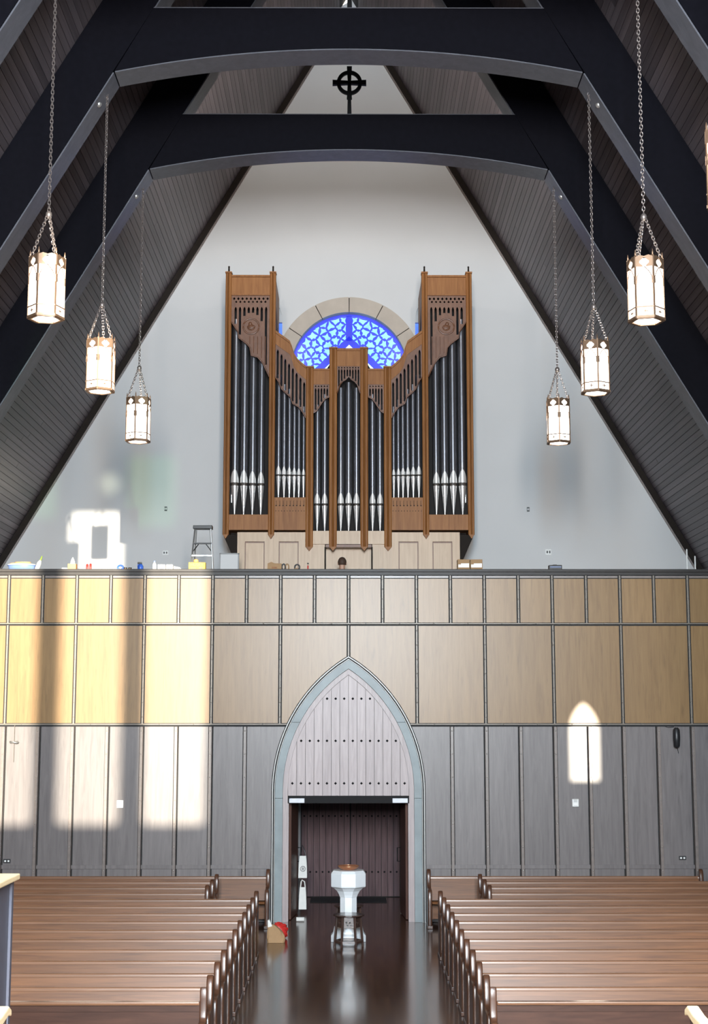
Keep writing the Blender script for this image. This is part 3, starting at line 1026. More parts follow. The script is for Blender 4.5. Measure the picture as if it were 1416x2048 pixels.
for i, rz, dx in ((0, .46, 0), (1, .55, -.01), (2, .78, -.045), (3, .2, -.05)):
    lantern(LX + dx, FY[i] + .28, rz, 'glowing hexagonal lantern on the wall speaker side, hung from the frame ' + names[i], -.02)

# unseen fill spotlights added behind the frame nearest the organ, brightening the gable wall
for s in (-1, 1):
    t = thing('fill_spotlight', 'small black spotlight added unseen behind the frame nearest the organ, %s' % ('sunlit side' if s < 0 else 'wall speaker side'), 'fill_spotlight', (s * 2.0, FY[0] + FR_T + .12, CT - .35), group='spotlights added behind the collar beam')
    MB().box(-.03, .03, -.12, 0, -.03, .03).build('bracket', 'iron', t)
    MB().lathe([(.05, -.02), (.07, .02), (.08, .16)], 14).xf(Matrix.Rotation(math.radians(-52), 4, 'X')).build('can', 'iron', t, smooth=40)
    ld = bpy.data.lights.new('fill_beam', 'SPOT')
    ld.energy = 420
    ld.spot_size = math.radians(150)
    ld.spot_blend = 1.0
    ld.shadow_soft_size = .08
    ld.color = (1.0, .92, .84)
    lo = bpy.data.objects.new('fill_beam', ld)
    COL.objects.link(lo)
    lo.parent = t
    lo.location = (0, .16, .14)
    lo.rotation_euler = Vector((0, 1, .75)).to_track_quat('-Z', 'Y').to_euler()

# ------------------------------------------------------------------ organ
OY = 31.0
org = thing('pipe_organ', 'tall oak pipe organ with carved shades and tin pipes in the gallery', 'pipe organ', (0, OY, GFLOOR))
def oz(z):
    return z - GFLOOR
def OP(mb, name, mat, **k):      # organ geometry is given in building height, moved to the organ's own base
    mb.xf(Matrix.Translation((0, 0, -GFLOOR)))
    return mb.build(name, mat, org, **k)
def post(x0, x1, z0, z1, finial=0.0):
    w = x1 - x0
    c = (x0 + x1) / 2
    prof = [(x0, 0), (x0 + w * .18, -.02), (x0 + w * .3, -.02), (c, -.06), (x1 - w * .3, -.02), (x1 - w * .18, -.02), (x1, 0), (x1, .14), (x0, .14)]
    OP(MB().plate(prof, (), z0, z1, axis='z'), 'post', 'case_oak')
    # pointed lower end
    OP(MB().plate([(x0 + .005, z0), (x1 - .005, z0), (x1 - w * .3, z0 - .05), (c, z0 - .09), (x0 + w * .3, z0 - .05)], (), -.03, .10), 'post_drop', 'case_oak')
    if finial:
        OP(MB().box(x0 - .008, x1 + .008, -.055, .15, z1, z1 + .03), 'post_cap', 'case_oak', bevel=.004)
        OP(MB().lathe([(.026, z1 + .03), (.02, z1 + .05), (.017, z1 + finial - .03), (.022, z1 + finial - .01), (.004, z1 + finial + .01)], 8, (c, .04, 0)), 'finial', 'trim_dark', smooth=40)
PX = [(.25, .415, 7.20, 11.50), (.755, .915, 7.20, 11.08), (1.58, 1.71, 7.46, 13.18), (2.54, 2.67, 7.46, 13.18)]
for s in (-1, 1):
    for a, b, z0, z1 in PX:
        lo, hi = (a, b) if s > 0 else (-b, -a)
        post(lo, hi, z0, z1, .17 if z1 > 12 else .035)
TSH = [(2.54, 12.10), (2.52, 12.07), (2.39, 11.87), (2.375, 11.74), (2.2, 11.61), (2.13, 11.52), (2.1, 11.35), (1.96, 11.31), (1.85, 11.18), (1.76, 10.99), (1.71, 10.88)]
FSH = [(1.58, 10.88), (1.505, 10.77), (1.44, 10.61), (1.357, 10.53), (1.247, 10.43), (1.2, 10.29), (1.07, 10.22), (.985, 10.10), (.94, 10.02), (.915, 9.98)]
SSH = [(.415, 10.44), (.50, 10.40), (.58, 10.30), (.64, 10.2), (.70, 10.12), (.755, 10.09)]
CSH = [(0, 10.89), (.06, 10.82), (.13, 10.78), (.19, 10.7), (.22, 10.6), (.25, 10.52)]
FTOP = [(1.58, 11.88), (1.27, 11.65), (1.22, 11.52), (1.18, 11.38), (1.10, 11.25), (1.0, 11.16), (.915, 11.09)]
def slot(cx, z0, z1, w):
    h = w / 2
    return [(cx - h, z0), (cx + h, z0), (cx + h, z1 - w), (cx + h * .5, z1 - .3 * w), (cx, z1), (cx - h * .5, z1 - .3 * w), (cx - h, z1 - w)]
def mir(poly, s):
    return [(s * x, z) for x, z in poly]
def rope(pts, s):
    return MB().tube([(s * x, -.012, z) for x, z in pts], .014, 6)
for s in (-1, 1):
    # --- tower head
    OP(MB().plate(mir([(1.71, 12.72), (2.54, 12.72), (2.54, 13.10), (1.71, 13.10)], s), (), .02, .06), 'frieze_panel', 'case_oak')
    OP(MB().plate(mir([(1.71, 13.10), (2.54, 13.10), (2.54, 13.14), (1.71, 13.14)], s), (), -.02, .16), 'cornice', 'case_oak')
    OP(MB().plate(mir([(1.71, 12.69), (2.54, 12.69), (2.54, 12.72), (1.71, 12.72)], s), (), -.005, .07), 'frieze_moulding', 'case_oak')
    holes = []
    for k in range(8):
        x = 1.79 + k * .094
        zb = max(interp(TSH, x) + .10, 0)
        if abs(x - 2.11) < .24:
            zb = max(zb, 12.18 + math.sqrt(max(0, .19 ** 2 - (x - 2.11) ** 2)) - .06)
        if 12.44 - zb > .1:
            holes.append(slot(x, zb, 12.44, .05))
    for k in range(9):
        x = 1.76 + k * .0905
        holes.append([(x - .028, 12.62), (x, 12.59), (x + .028, 12.62), (x, 12.655)])
        if k < 8:
            holes.append([(x + .045 - .025, 12.55), (x + .045, 12.525), (x + .045 + .025, 12.55), (x + .045, 12.58)])
    poly = [(1.71, 12.69), (2.54, 12.69)] + TSH
    OP(MB().plate(mir(poly, s), [mir(h, s) for h in holes], .03, .06), 'pipe_shade', 'shade_wood')
    OP(rope(TSH, s), 'shade_edge', 'shade_wood', smooth=60)
    # medallion
    ctr = (s * 2.11, 12.0)
    m = MB().tube([(ctr[0] + .17 * math.cos(2 * PI * i / 24), .02, ctr[1] + .17 * math.sin(2 * PI * i / 24)) for i in range(24)], .018, 6, True)
    m.sphere((ctr[0], .03, ctr[1] - .02), .085, 12, 8, (1, .3, .8))
    m.sphere((ctr[0] + s * .02, .02, ctr[1] + .06), .04, 10, 6, (1, .5, 1))
    m.tube([(ctr[0] - .08, .02, ctr[1]), (ctr[0], .0, ctr[1] - .05), (ctr[0] + .08, .02, ctr[1] + .01)], .018, 6)
    OP(m, 'medallion', 'shade_wood', smooth=50)
    # relief ribs under the medallion
    m = MB()
    for k in range(5):
        x = 1.80 + k * .085
        zl, zh = interp(TSH, x) + .08, 11.78
        if zh - zl > .12:
            m.tube([(s * x, .03, zl), (s * x, .03, zh)], .012, 5)
    if m.v:
        OP(m, 'relief_rib', 'shade_wood')
    # --- flat between tower and small flat
    band = [(x, z) for x, z in FTOP] + [(x, z - .27) for x, z in reversed(FTOP)]
    OP(MB().plate(mir(band, s), (), .015, .06), 'swept_rail', 'case_oak')
    OP(MB().plate(mir([(x, z + .025) for x, z in FTOP] + [(x, z - .03) for x, z in reversed(FTOP)], s), (), -.025, .10), 'swept_cornice', 'case_oak')
    holes = []
    for k in range(8):
        x = .957 + k * .082
        zt = 10.77 + (x - .957) / .574 * .72
        zb = interp(FSH, x) + .05
        if zt - zb > .15:
            holes.append(slot(x, zb, zt, .046))
    poly = [(x, z - .25) for x, z in reversed(FTOP)] + FSH
    OP(MB().plate(mir(poly, s), [mir(h, s) for h in holes], .03, .06), 'pipe_shade', 'shade_wood')
    OP(rope(FSH, s), 'shade_edge', 'shade_wood', smooth=60)
    # --- small flat
    OP(MB().plate(mir([(.415, 10.72), (.755, 10.72), (.755, 11.04), (.415, 11.04)], s), (), .015, .06), 'frieze_panel', 'case_oak')
    OP(MB().plate(mir([(.415, 11.02), (.755, 11.02), (.755, 11.06), (.415, 11.06)], s), (), -.02, .10), 'cornice', 'case_oak')
    holes = []
    for k in range(5):
        x = .46 + k * .0625
        holes.append(slot(x, interp(SSH, x) + .05, 10.64, .036))
        holes.append([(x - .018, 10.68), (x, 10.66), (x + .018, 10.68), (x, 10.70)])
    OP(MB().plate(mir([(.755, 10.72), (.415, 10.72)] + SSH, s), [mir(h, s) for h in holes], .03, .06), 'pipe_shade', 'shade_wood')
    OP(rope(SSH, s), 'shade_edge', 'shade_wood', smooth=60)
    # --- base rails and toe boards
    OP(MB().plate(mir([(1.71, 7.56), (2.54, 7.56), (2.54, 7.89), (1.71, 7.89)], s), (), .0, .5), 'base_rail', 'case_oak')
    OP(MB().plate(mir([(.915, 7.56), (1.58, 7.56), (1.58, 8.26), (.915, 8.26)], s), (), .02, .5), 'base_panel', 'case_oak')
    m = MB()
    for k in range(9):
        m.lathe([(.014, -.004), (.010, .004)], 8).xf(Matrix.Translation((s * (.955 + k * .073), .016, 8.085)) @ Matrix.Rotation(PI / 2, 4, 'X'), len(m.v) - 16)
    for k in range(11):
        m.lathe([(.009, -.004), (.006, .004)], 8).xf(Matrix.Translation((s * (.945 + k * .06), .016, 7.97)) @ Matrix.Rotation(PI / 2, 4, 'X'), len(m.v) - 16)
    for k in range(9):
        m.tube([(s * (.95 + k * .073), .014, 8.10), (s * (.95 + k * .073), .014, 8.19)], .004, 4)
    OP(m, 'stud_holes', 'organ_inside')
    OP(MB().plate(mir([(.415, 7.26), (.755, 7.26), (.755, 7.54), (.415, 7.54)], s), (), .0, .5), 'base_rail', 'case_pale')
    # --- side of the tower
    OP(MB().box(min(s * 2.62, s * 2.66), max(s * 2.62, s * 2.66), .14, 1.6, 7.5, 13.08), 'side_panel', 'case_oak')
    OP(MB().box(min(s * 1.585, s * 1.62), max(s * 1.585, s * 1.62), .14, 1.6, 11.7, 13.08), 'side_panel', 'case_oak')
    OP(MB().plate(mir([(1.6, 13.02), (2.65, 13.02), (2.65, 13.08), (1.6, 13.08)], s), (), .14, 1.6), 'roof_board', 'case_oak')
    # --- bracket under the tower
    OP(MB().plate(mir([(2.66, 7.46), (2.36, 7.46), (2.36, 6.86), (2.42, 6.92)], s), (), .05, 1.5), 'bracket', 'trim_dark')
    # --- lower case with two framed panels
    m = MB().plate(mir([(.915, GFLOOR + .003), (2.36, GFLOOR + .003), (2.36, 7.52), (.915, 7.52)], s), [mir([(1.06, 5.6), (1.48, 5.6), (1.48, 7.32), (1.06, 7.32)], s), mir([(1.78, 5.6), (2.20, 5.6), (2.20, 7.32), (1.78, 7.32)], s)], .07, .13)
    OP(m, 'lower_frame', 'case_pale')
    for a in (1.055, 1.775):
        OP(MB().plate(mir([(a + .025, 5.62), (a + .405, 5.62), (a + .405, 7.29), (a + .025, 7.29)], s), (), .08, .125), 'lower_panel', 'case_pale')
        OP(MB().plate(mir([(a, 5.58), (a + .43, 5.58), (a + .43, 7.34), (a, 7.34)], s), (), .131, .15), 'panel_groove', 'shade_wood')
    OP(MB().plate(mir([(.50, GFLOOR + .003), (.915, GFLOOR + .003), (.915, 7.26), (.50, 7.26)], s), (), .05, .12), 'lower_panel', 'case_pale')
    OP(MB().box(min(s * .485, s * .51), max(s * .485, s * .51), .02, .5, GFLOOR + .003, 7.2), 'recess_side', 'trim_dark')
# centre flat
OP(MB().plate([(-.25, 11.12), (.25, 11.12), (.25, 11.48), (-.25, 11.48)], (), .015, .06), 'frieze_panel', 'case_oak')
OP(MB().plate([(-.25, 11.46), (.25, 11.46), (.25, 11.51), (-.25, 11.51)], (), -.02, .10), 'cornice', 'case_oak')
cs = [(-x, z) for x, z in reversed(CSH)] + CSH[1:]
holes = []
for k in range(8):
    x = -.21 + k * .06
    zb = interp(cs, x) + .045
    holes.append(slot(x, zb, 11.06, .034))
    holes.append([(x - .017, 11.09), (x, 11.07), (x + .017, 11.09), (x, 11.11)])
OP(MB().plate([(.25, 11.12), (-.25, 11.12)] + cs, holes, .03, .06), 'pipe_shade', 'shade_wood')
OP(MB().tube([(x, -.012, z) for x, z in cs], .014, 6), 'shade_edge', 'shade_wood', smooth=60)
OP(MB().plate([(-.25, 7.26), (.25, 7.26), (.25, 7.54), (-.25, 7.54)], (), .0, .5), 'base_rail', 'case_pale')
OP(MB().box(-.485, .485, .35, .42, GFLOOR + .003, 7.2), 'recess_back', 'case_pale')
OP(MB().box(-.484, .484, -.005, .30, 7.19, 7.25), 'recess_head', 'shade_wood')
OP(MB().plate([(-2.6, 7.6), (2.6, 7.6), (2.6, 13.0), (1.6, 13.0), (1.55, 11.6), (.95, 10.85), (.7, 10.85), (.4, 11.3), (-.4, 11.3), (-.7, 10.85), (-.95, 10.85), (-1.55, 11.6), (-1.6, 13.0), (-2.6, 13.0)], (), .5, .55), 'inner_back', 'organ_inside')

# pipes
def pipe(x, r, z_foot, z_mouth, z_top, y=.22):
    """z_mouth: height of the mouth slot"""
    g = r * .75
    m = MB().lathe([(r, z_mouth + g), (r, z_top)], 20, (x, y, 0))
    p = OP(m, 'pipe', 'pipe_tin', smooth=40)
    def sub(mb, nm, mat, **k):
        mb.xf(Matrix.Translation((0, 0, -GFLOOR)))
        return mb.build(nm, mat, p, **k)
    sub(MB().lathe([(.012, z_foot), (.016, z_foot + .02), (r * .98, z_mouth - .02), (r, z_mouth - .004)], 20, (x, y, 0)), 'foot', 'pipe_foot_glint', smooth=40)
    sub(MB().lathe([(r * .9, z_mouth - .003), (r * .9, z_mouth + g)], 16, (x, y, 0)), 'mouth', 'pipe_mouth')
    # raised pointed upper lip, following the pipe's front
    h = r * 3.6
    nn = 8
    vs, fs = [], []
    for i in range(nn + 1):
        t_ = i / nn
        half = math.radians(80) * (1 - t_ ** 1.35) ** .9 if t_ < 1 else 0.02
        for j in range(7):
            a = -PI / 2 + half * (j / 3 - 1)
            rr = r * 1.03
            flat_y = -r * .86
            yy = max(rr * math.sin(a), flat_y - .15 * r * (1 - t_)) if 0 else rr * math.sin(a) * (.93 + .1 * (1 - t_))
            vs.append((x + rr * math.cos(a), y + yy - .002, z_mouth + g - .004 + h * t_))
    for i in range(nn):
        for j in range(6):
            fs.append((i * 7 + j, i * 7 + j + 1, i * 7 + 8 + j, i * 7 + 7 + j))
    sub(MB().add(vs, fs), 'upper_lip', 'pipe_lip_glint', smooth=50)
    return p
for s in (-1, 1):
    for x, r in ((2.44, .088), (2.245, .083), (2.06, .077), (1.88, .072)):
        pipe(s * x, r, 7.89, 8.54, interp(TSH, x) + .25)
    pipe(s * 2.52, .022, 8.2, 8.5, 11.9, .40)
    for x, r in ((1.505, .053), (1.386, .050), (1.272, .047), (1.167, .044), (1.069, .041), (.968, .037)):
        pipe(s * x, r, 8.262, 8.75, interp(FSH, x) + .2)
    for x, r in ((.672, .064), (.512, .064)):
        pipe(s * x, r, 7.54, 8.11, interp(SSH, x) + .15)
    pipe(s * .168, .066, 7.54, 8.11, 10.68)
pipe(0, .070, 7.54, 8.11, 10.80)

# organ bench / console rail and organist
bn = thing('organ_bench', 'brown wooden organ bench behind the gallery rail', 'bench', (.05, 29.75, GFLOOR))
MB().box(-.42, .42, -.16, .16, .44, .49).build('seat', 'pew_wood', bn, bevel=.01)
for s in (-1, 1):
    MB().box(s * .36 - .03, s * .36 + .03, -.14, .14, .001, .44).build('leg', 'pew_wood', bn)
cons = thing('organ_console', 'wooden organ console with music desk set in the organ recess', 'console', (0, 30.55, GFLOOR))
MB().box(-.46, .46, -.1, .42, .001, .70).build('body', 'case_pale', cons)
MB().box(-.44, .44, -.32, .05, .74, .80).build('key_desk', 'shade_wood', cons)
MB().box(-.42, .42, -.30, -.12, .802, .815).build('keyboard', 'white_plastic', cons)
MB().box(-.40, .40, .12, .16, .82, 1.32).build('music_desk', 'case_pale', cons)
MB().box(-.44, .44, -.1, .40, .70, .74).build('table', 'case_oak', cons)

def person():
    bx, by, bz = -.13, 29.78, GFLOOR
    t = thing('person', 'person with short brown hair in dark clothes seated at the organ, back turned', 'person', (bx, by, bz))
    def skinned(name, verts, edges, radii, root, mat, extra=None, sub=2):
        me = bpy.data.meshes.new(name)
        me.from_pydata(verts, edges, [])
        o = bpy.data.objects.new(name, me)
        COL.objects.link(o)
        md = o.modifiers.new('skin', 'SKIN')
        md.use_smooth_shade = True
        sv = me.skin_vertices[0].data if me.skin_vertices else None
        if sv is None:
            bm = bmesh.new(); bm.from_mesh(me); bm.verts.layers.skin.verify(); bm.to_mesh(me); bm.free()
            sv = me.skin_vertices[0].data
        for i, r in enumerate(radii):
            sv[i].radius = r if isinstance(r, tuple) else (r, r)
            sv[i].use_root = (i == root)
        ss = o.modifiers.new('sub', 'SUBSURF'); ss.levels = sub; ss.render_levels = sub
        dg = bpy.context.evaluated_depsgraph_get()
        em = bpy.data.meshes.new_from_object(o.evaluated_get(dg))
        bpy.data.objects.remove(o, do_unlink=True)
        if extra:
            bm = bmesh.new(); bm.from_mesh(em)
            tmp = extra.mesh('tmp', smooth=80)
            bm.from_mesh(tmp); bm.to_mesh(em); bm.free()
        em.materials.clear()
        em.polygons.foreach_set('use_smooth', [True] * len(em.polygons))
        return link(name, em, mat, t)
    V, E, R = [], [], []
    def v(p, r, par=None):
        V.append(p); R.append(r)
        if par is not None:
            E.append((par, len(V) - 1))
        return len(V) - 1
    pel = v((0, 0, .64), (.13, .11))
    ab = v((0, .01, .80), (.13, .10), pel)
    chs = v((0, .0, .98), (.15, .105), ab)
    nk0 = v((0, .01, 1.10), (.075, .07), chs)
    nk = v((0, .02, 1.17), (.055, .058), nk0)
    hd0 = v((0, .035, 1.25), (.062, .078), nk)
    hd1 = v((0, .035, 1.33), (.076, .092), hd0)
    hd2 = v((0, .03, 1.40), (.062, .075), hd1)
    for s in (-1, 1):
        sh = v((s * .18, .0, 1.05), .058, chs)
        el = v((s * .24, .12, .80), .043, sh)
        wr = v((s * .17, .36, .86), .028, el)
        hn = v((s * .15, .43, .87), (.034, .018), wr)
        for f in range(4):
            a = v((s * (.125 + f * .02), .49, .872), .010, hn)
            v((s * (.12 + f * .021), .53 - abs(f - 1.5) * .006, .852), .008, a)
        th = v((s * .115, .455, .865), .011, hn)
        v((s * .095, .49, .855), .009, th)
        hp = v((s * .09, .02, .62), .088, pel)
        kn = v((s * .13, .42, .60), .062, hp)
        an = v((s * .12, .45, .14), .042, kn)
        v((s * .12, .58, .06), (.04, .03), an)
    extra = MB()
    extra.sphere((0, .14, 1.315), .018, 8, 6, (1, 1.2, 1.3))
    for s in (-1, 1):
        extra.sphere((s * .083, .03, 1.32), .028, 10, 8, (.45, .8, 1.2))
    extra.sphere((0, .12, 1.262), .022, 8, 6, (1.3, .6, .35))
    skinned('body', V, E, R, 0, 'skin', extra)
    for s in (-1, 1):
        MB().sphere((s * .03, .118, 1.34), .011, 8, 6).build('eye', 'dark_plastic', t)
    # hair: cap over crown and back of the head
    m = MB()
    n0 = 0
    seg, rings = 20, 10
    vs, fs = [], []
    for i in range(rings + 1):
        ph = PI * .70 * i / rings
        for j in range(seg):
            a = 2 * PI * j / seg
            front = max(0, math.sin(a))
            p = ph * (1 - .42 * front)
            vs.append((.0885 * math.sin(p) * math.cos(a), .030 + .106 * math.sin(p) * math.sin(a), 1.345 + .105 * math.cos(p)))
    for i in range(rings):
        for j in range(seg):
            k = (j + 1) % seg
            fs.append((i * seg + j, i * seg + k, (i + 1) * seg + k, (i + 1) * seg + j))
    MB().add(vs, fs).build('hair', 'hair', t, smooth=80)
    # jacket and trousers follow the body a little outside it
    V2, E2, R2 = V[:4], [e for e in E if e[0] < 4 and e[1] < 4], [(.145, .125), (.145, .118), (.165, .12), (.085, .08)]
    V, E, R = [], [], []
    for i, p in enumerate(V2):
        V.append(p); R.append(R2[i])
    E = list(E2)
    for s in (-1, 1):
        sh = v((s * .18, .0, 1.05), .068, 2)
        el = v((s * .24, .12, .80), .054, sh)
        v((s * .175, .34, .855), .040, el)
    skinned('jacket', V, E, R, 0, 'navy_cloth')
    V, E, R = [], [], []
    pel = v((0, 0, .66), (.145, .12))
    for s in (-1, 1):
        hp = v((s * .09, .02, .63), .098, pel)
        kn = v((s * .13, .42, .60), .074, hp)
        v((s * .12, .45, .17), .058, kn)
    skinned('trousers', V, E, R, 0, 'navy_cloth')
    return t
person()

# ------------------------------------------------------------------ pews
PE, HALF = 1.41, 6.2                      # aisle end and outer end of the pews
prof = [(-.02, 0.003), (.46, 0.003), (.46, .44), (.455, .60), (.43, .645), (.38, .66), (.30, .655), (.22, .66), (.165, .69), (.13, .76), (.115, .86), (.10, .93), (.06, .968), (.01, .965), (-.03, .92), (-.045, .80)]
# local coordinates: the sitter faces -y (towards the chancel); profile x -> -y
m = MB().plate([(-p[0], p[1]) for p in prof], (), -.034, .034, axis='x')
pew_end_mesh = m.mesh('pew_end', smooth=60, bevel=.016)
pew_end_mesh.materials.append(MATS['pew_end_wood'])
rim = MB().plate([(-p[0] * .8 - .03, .06 + p[1] * .86) for p in prof], (), -.0375, .0375, axis='x').mesh('end_panel')
rim.materials.append(MATS['pew_wood'])
foot_mesh = MB().box(-.045, .045, -.50, .06, .002, .05).mesh('pew_foot', bevel=.006)
foot_mesh.materials.append(MATS['pew_end_wood'])
def pew(x0, x1, y, label, grp, back=.83):
    t = thing('church_pew', label, 'pew', ((x0 + x1) / 2, y, 0), 0, grp)
    h = (x1 - x0) / 2
    for s in (-1, 1):
        link('pew_end', pew_end_mesh, None, t, (s * h, 0, 0))
        link('pew_foot', foot_mesh, None, t, (s * h, 0, 0))
    L = h - .035
    # raked backrest
    q = [(-.135, .44), (-.105, .44), (.0, back - .027), (-.028, back - .027)]
    MB().plate(q, (), -L, L, axis='x').build('backrest', 'pew_wood', t)
    rc = .11
    c20, s20 = math.cos(math.radians(20)), math.sin(math.radians(20))
    q = [(-.030 + rc * c20 - rc * math.cos(math.radians(a)), back + .004 - rc * s20 + rc * math.sin(math.radians(a))) for a in (4, 8, 12, 16, 20)]
    q += [(-.026, back + .009), (-.018, back + .012), (-.004, back + .012), (.012, back + .006), (.016, back - .026)]
    MB().plate(q, (), -L, L, axis='x').build('top_rail', 'rail_wood', t, smooth=70)
    q = [(-.13, .43), (-.47, .455), (-.485, .44), (-.48, .415), (-.12, .395)]
    MB().plate(q, (), -L, L, axis='x').build('seat', 'pew_wood', t, bevel=.006)
    MB().box(-L, L, -.10, -.075, .12, .40).build('seat_rail', 'pew_wood', t)
    MB().box(-L * .96, L * .96, -.003, .09, .58, .60).build('book_shelf', 'pew_wood', t)
    return t
ordn = ['back row', 'second row', 'third row', 'fourth row', 'fifth row', 'sixth row', 'seventh row', 'eighth row', 'ninth row', 'tenth row', 'eleventh row', 'twelfth row', 'thirteenth row', 'fourteenth row']
SP = .845
Y0 = 26.62
for s in (-1, 1):
    side = 'in the block before the sunlit panels' if s < 0 else 'in the block below the wall speaker'
    for i in range(14):
        y = Y0 - SP * i
        inner = 2.24 if i in (1, 2, 3) else PE
        x0, x1 = (inner, HALF) if s > 0 else (-HALF, -inner)
        extra = 'shortened oak pew, ' if i in (1, 2, 3) else 'long oak pew, '
        pew(x0, x1, y, extra + ordn[i] + (' from the panelled wall, ' if i else ' against the panelled wall, ') + side, 'pews ' + side)
    # front screen
    y = Y0 - SP * 14 + .12
    t = thing('pew_screen', 'dark oak front screen standing before the pews ' + side, 'pew screen', (0, y, 0), group='front pew screens')
    for x in (PE, HALF):
        link('pew_end', pew_end_mesh, None, t, (s * x, .0, 0)).scale = (1, .42, 1)
    a, b = sorted((s * (PE + .035), s * (HALF - .035)))
    MB().box(a, b, -.035, -.012, .06, .80).build('panel', 'screen_wood', t)
    MB().box(a, b, -.062, .016, .80, .835).build('top_rail', 'rail_wood', t, bevel=.012)
    MB().box(a, b, -.045, -.036, .06, .16).build('base_board', 'screen_wood', t)
    MB().box(a, b, -.046, -.036, .74, .79).build('under_rail', 'screen_wood', t)

# ------------------------------------------------------------------ font, stools, bag by the door
fo = thing('baptismal_font', 'white octagonal marble font standing in the aisle before the door', 'font', (0.0, 24.75, 0))
ph = PI / 8
MB().lathe([(.305, .001), (.305, .10), (.27, .14), (.25, .22), (.16, .30)], 8, phase=ph).build('base', 'marble', fo, bevel=.008)
MB().lathe([(.145, .28), (.145, .72)], 8, phase=ph).build('stem', 'marble', fo)
MB().lathe([(.15, .70), (.165, .74), (.20, .80), (.255, .85), (.30, .87), (.305, .89), (.305, 1.08), (.265, 1.13), (.2, 1.131)], 8, phase=ph).build('basin', 'marble', fo, bevel=.006)
cl = thing('copper_bowl', 'shallow copper bowl resting on top of the white font', 'bowl', (0.0, 24.75, 1.132))
MB().lathe([(.09, 0), (.13, .012), (.165, .045), (.172, .06), (.16, .062), (.12, .03), (.05, .014)], 28).build('bowl', 'copper', cl, smooth=50)
MB().tube([(.168 * math.cos(2 * PI * i / 28), .168 * math.sin(2 * PI * i / 28), .062) for i in range(28)], .008, 6, True).build('rim', 'copper', cl, smooth=60)
def stool(y, label):
    t = thing('octagonal_stool', label, 'stool', (0.005, y, 0), 0, 'small carved stools beside the font')
    hh = .50
    MB().lathe([(.235, hh - .028), (.25, hh - .02), (.25, hh - .006), (.235, hh)], 16, phase=PI / 16).build('top', 'stool_wood', t)
    n = 6
    R0, R1 = .185, .225
    for k in range(n):
        a = k * PI / 3
        ca, sa = math.cos(a), math.sin(a)
        p0, p1 = (R1 * ca, R1 * sa, .001), (R0 * ca, R0 * sa, hh - .028)
        MB().tube([p0, p1], [.020, .022], 6).build('leg', 'stool_wood', t)
        a2 = a + PI / 3
        q0 = Vector((R0 * ca, R0 * sa, 0)); q1 = Vector((R0 * math.cos(a2), R0 * math.sin(a2), 0))
        w = (q1 - q0).length / 2
        mid = (q0 + q1) / 2
        holes = [[(-.055, .335), (-.02, .335), (.005, .40), (-.03, .40)], [(0, .335), (.03, .335), (.055, .40), (.022, .40)]]
        am = math.atan2(mid.y, mid.x)
        pnl = MB().plate([(-w, .30), (w, .30), (w, hh - .03), (-w, hh - .03)], holes, -.006, .006)
        o = pnl.build('fret_panel', 'stool_wood', t, loc=(mid.x, mid.y, 0))
        o.rotation_euler = (0, 0, am - PI / 2)
        f = R1 / R0 * .985
        rl = MB().box(-w * f, w * f, -.01, .01, .06, .10).build('stretcher', 'stool_wood', t, loc=(mid.x * f, mid.y * f, 0))
        rl.rotation_euler = (0, 0, am - PI / 2)
    return t
stool(24.17, 'dark carved wooden stool in front of the white font')
stool(25.38, 'dark carved wooden stool behind the white font')

pb = thing('paper_bag', 'tan paper bag slumped on the floor by the door jamb', 'bag', (-1.17, 24.62, 0))
pts = [(-.15, 0), (.16, 0), (.13, .10), (.0, .22), (-.10, .28), (-.15, .25)]
m = MB()
rs = random.Random(5)
n_ = 7
zz_ = [.002, .05, .11, .17, .22, .26, .28]
hw_ = [.15, .155, .145, .125, .10, .075, .05]
cx_ = [0, 0, -.005, -.02, -.045, -.07, -.085]
for k in range(n_):
    for j in range(20):
        a = 2 * PI * j / 20
        w_ = 1 + rs.uniform(-.07, .07) * (k > 0)
        m.v.append((cx_[k] + hw_[k] * w_ * max(-.92, min(.92, 1.25 * math.cos(a))), .10 * (1 - .1 * k) * w_ * max(-.92, min(.92, 1.25 * math.sin(a))), zz_[k]))
for k in range(n_ - 1):
    for j in range(20):
        l = (j + 1) % 20
        m.f.append((k * 20 + j, k * 20 + l, k * 20 + 20 + l, k * 20 + 20 + j))
m.f.append(tuple(reversed(range(20))))
m.f.append(tuple((n_ - 1) * 20 + j for j in range(20)))
m.build('body', 'cardboard', pb)
MB().plate([(-.13, .24), (-.06, .26), (-.11, .36), (-.135, .35)], (), -.06, .06).build('paper_flap', 'cloth_white', pb)
m = MB()
m.sphere((0, 0, .12), .13, 22, 16, (1.0, .7, 1.0))
rs = random.Random(9)
for i in range(len(m.v)):
    v_ = Vector(m.v[i]) - Vector((0, 0, .12))
    f_ = 1 + .16 * math.sin(9 * math.atan2(v_.z, v_.x) + 11 * v_.y * 8) + .10 * math.sin(40 * v_.x + 30 * v_.z)
    m.v[i] = (v_.x * f_, v_.y * f_, max(.002, .12 + v_.z * f_))
m.xf(Matrix.Translation((-1.13, 25.05, .0)))
tag(m.build('cloth_bundle', 'red_paint', smooth=60), 'crumpled bright red cloth behind the tan paper bag', 'cloth')

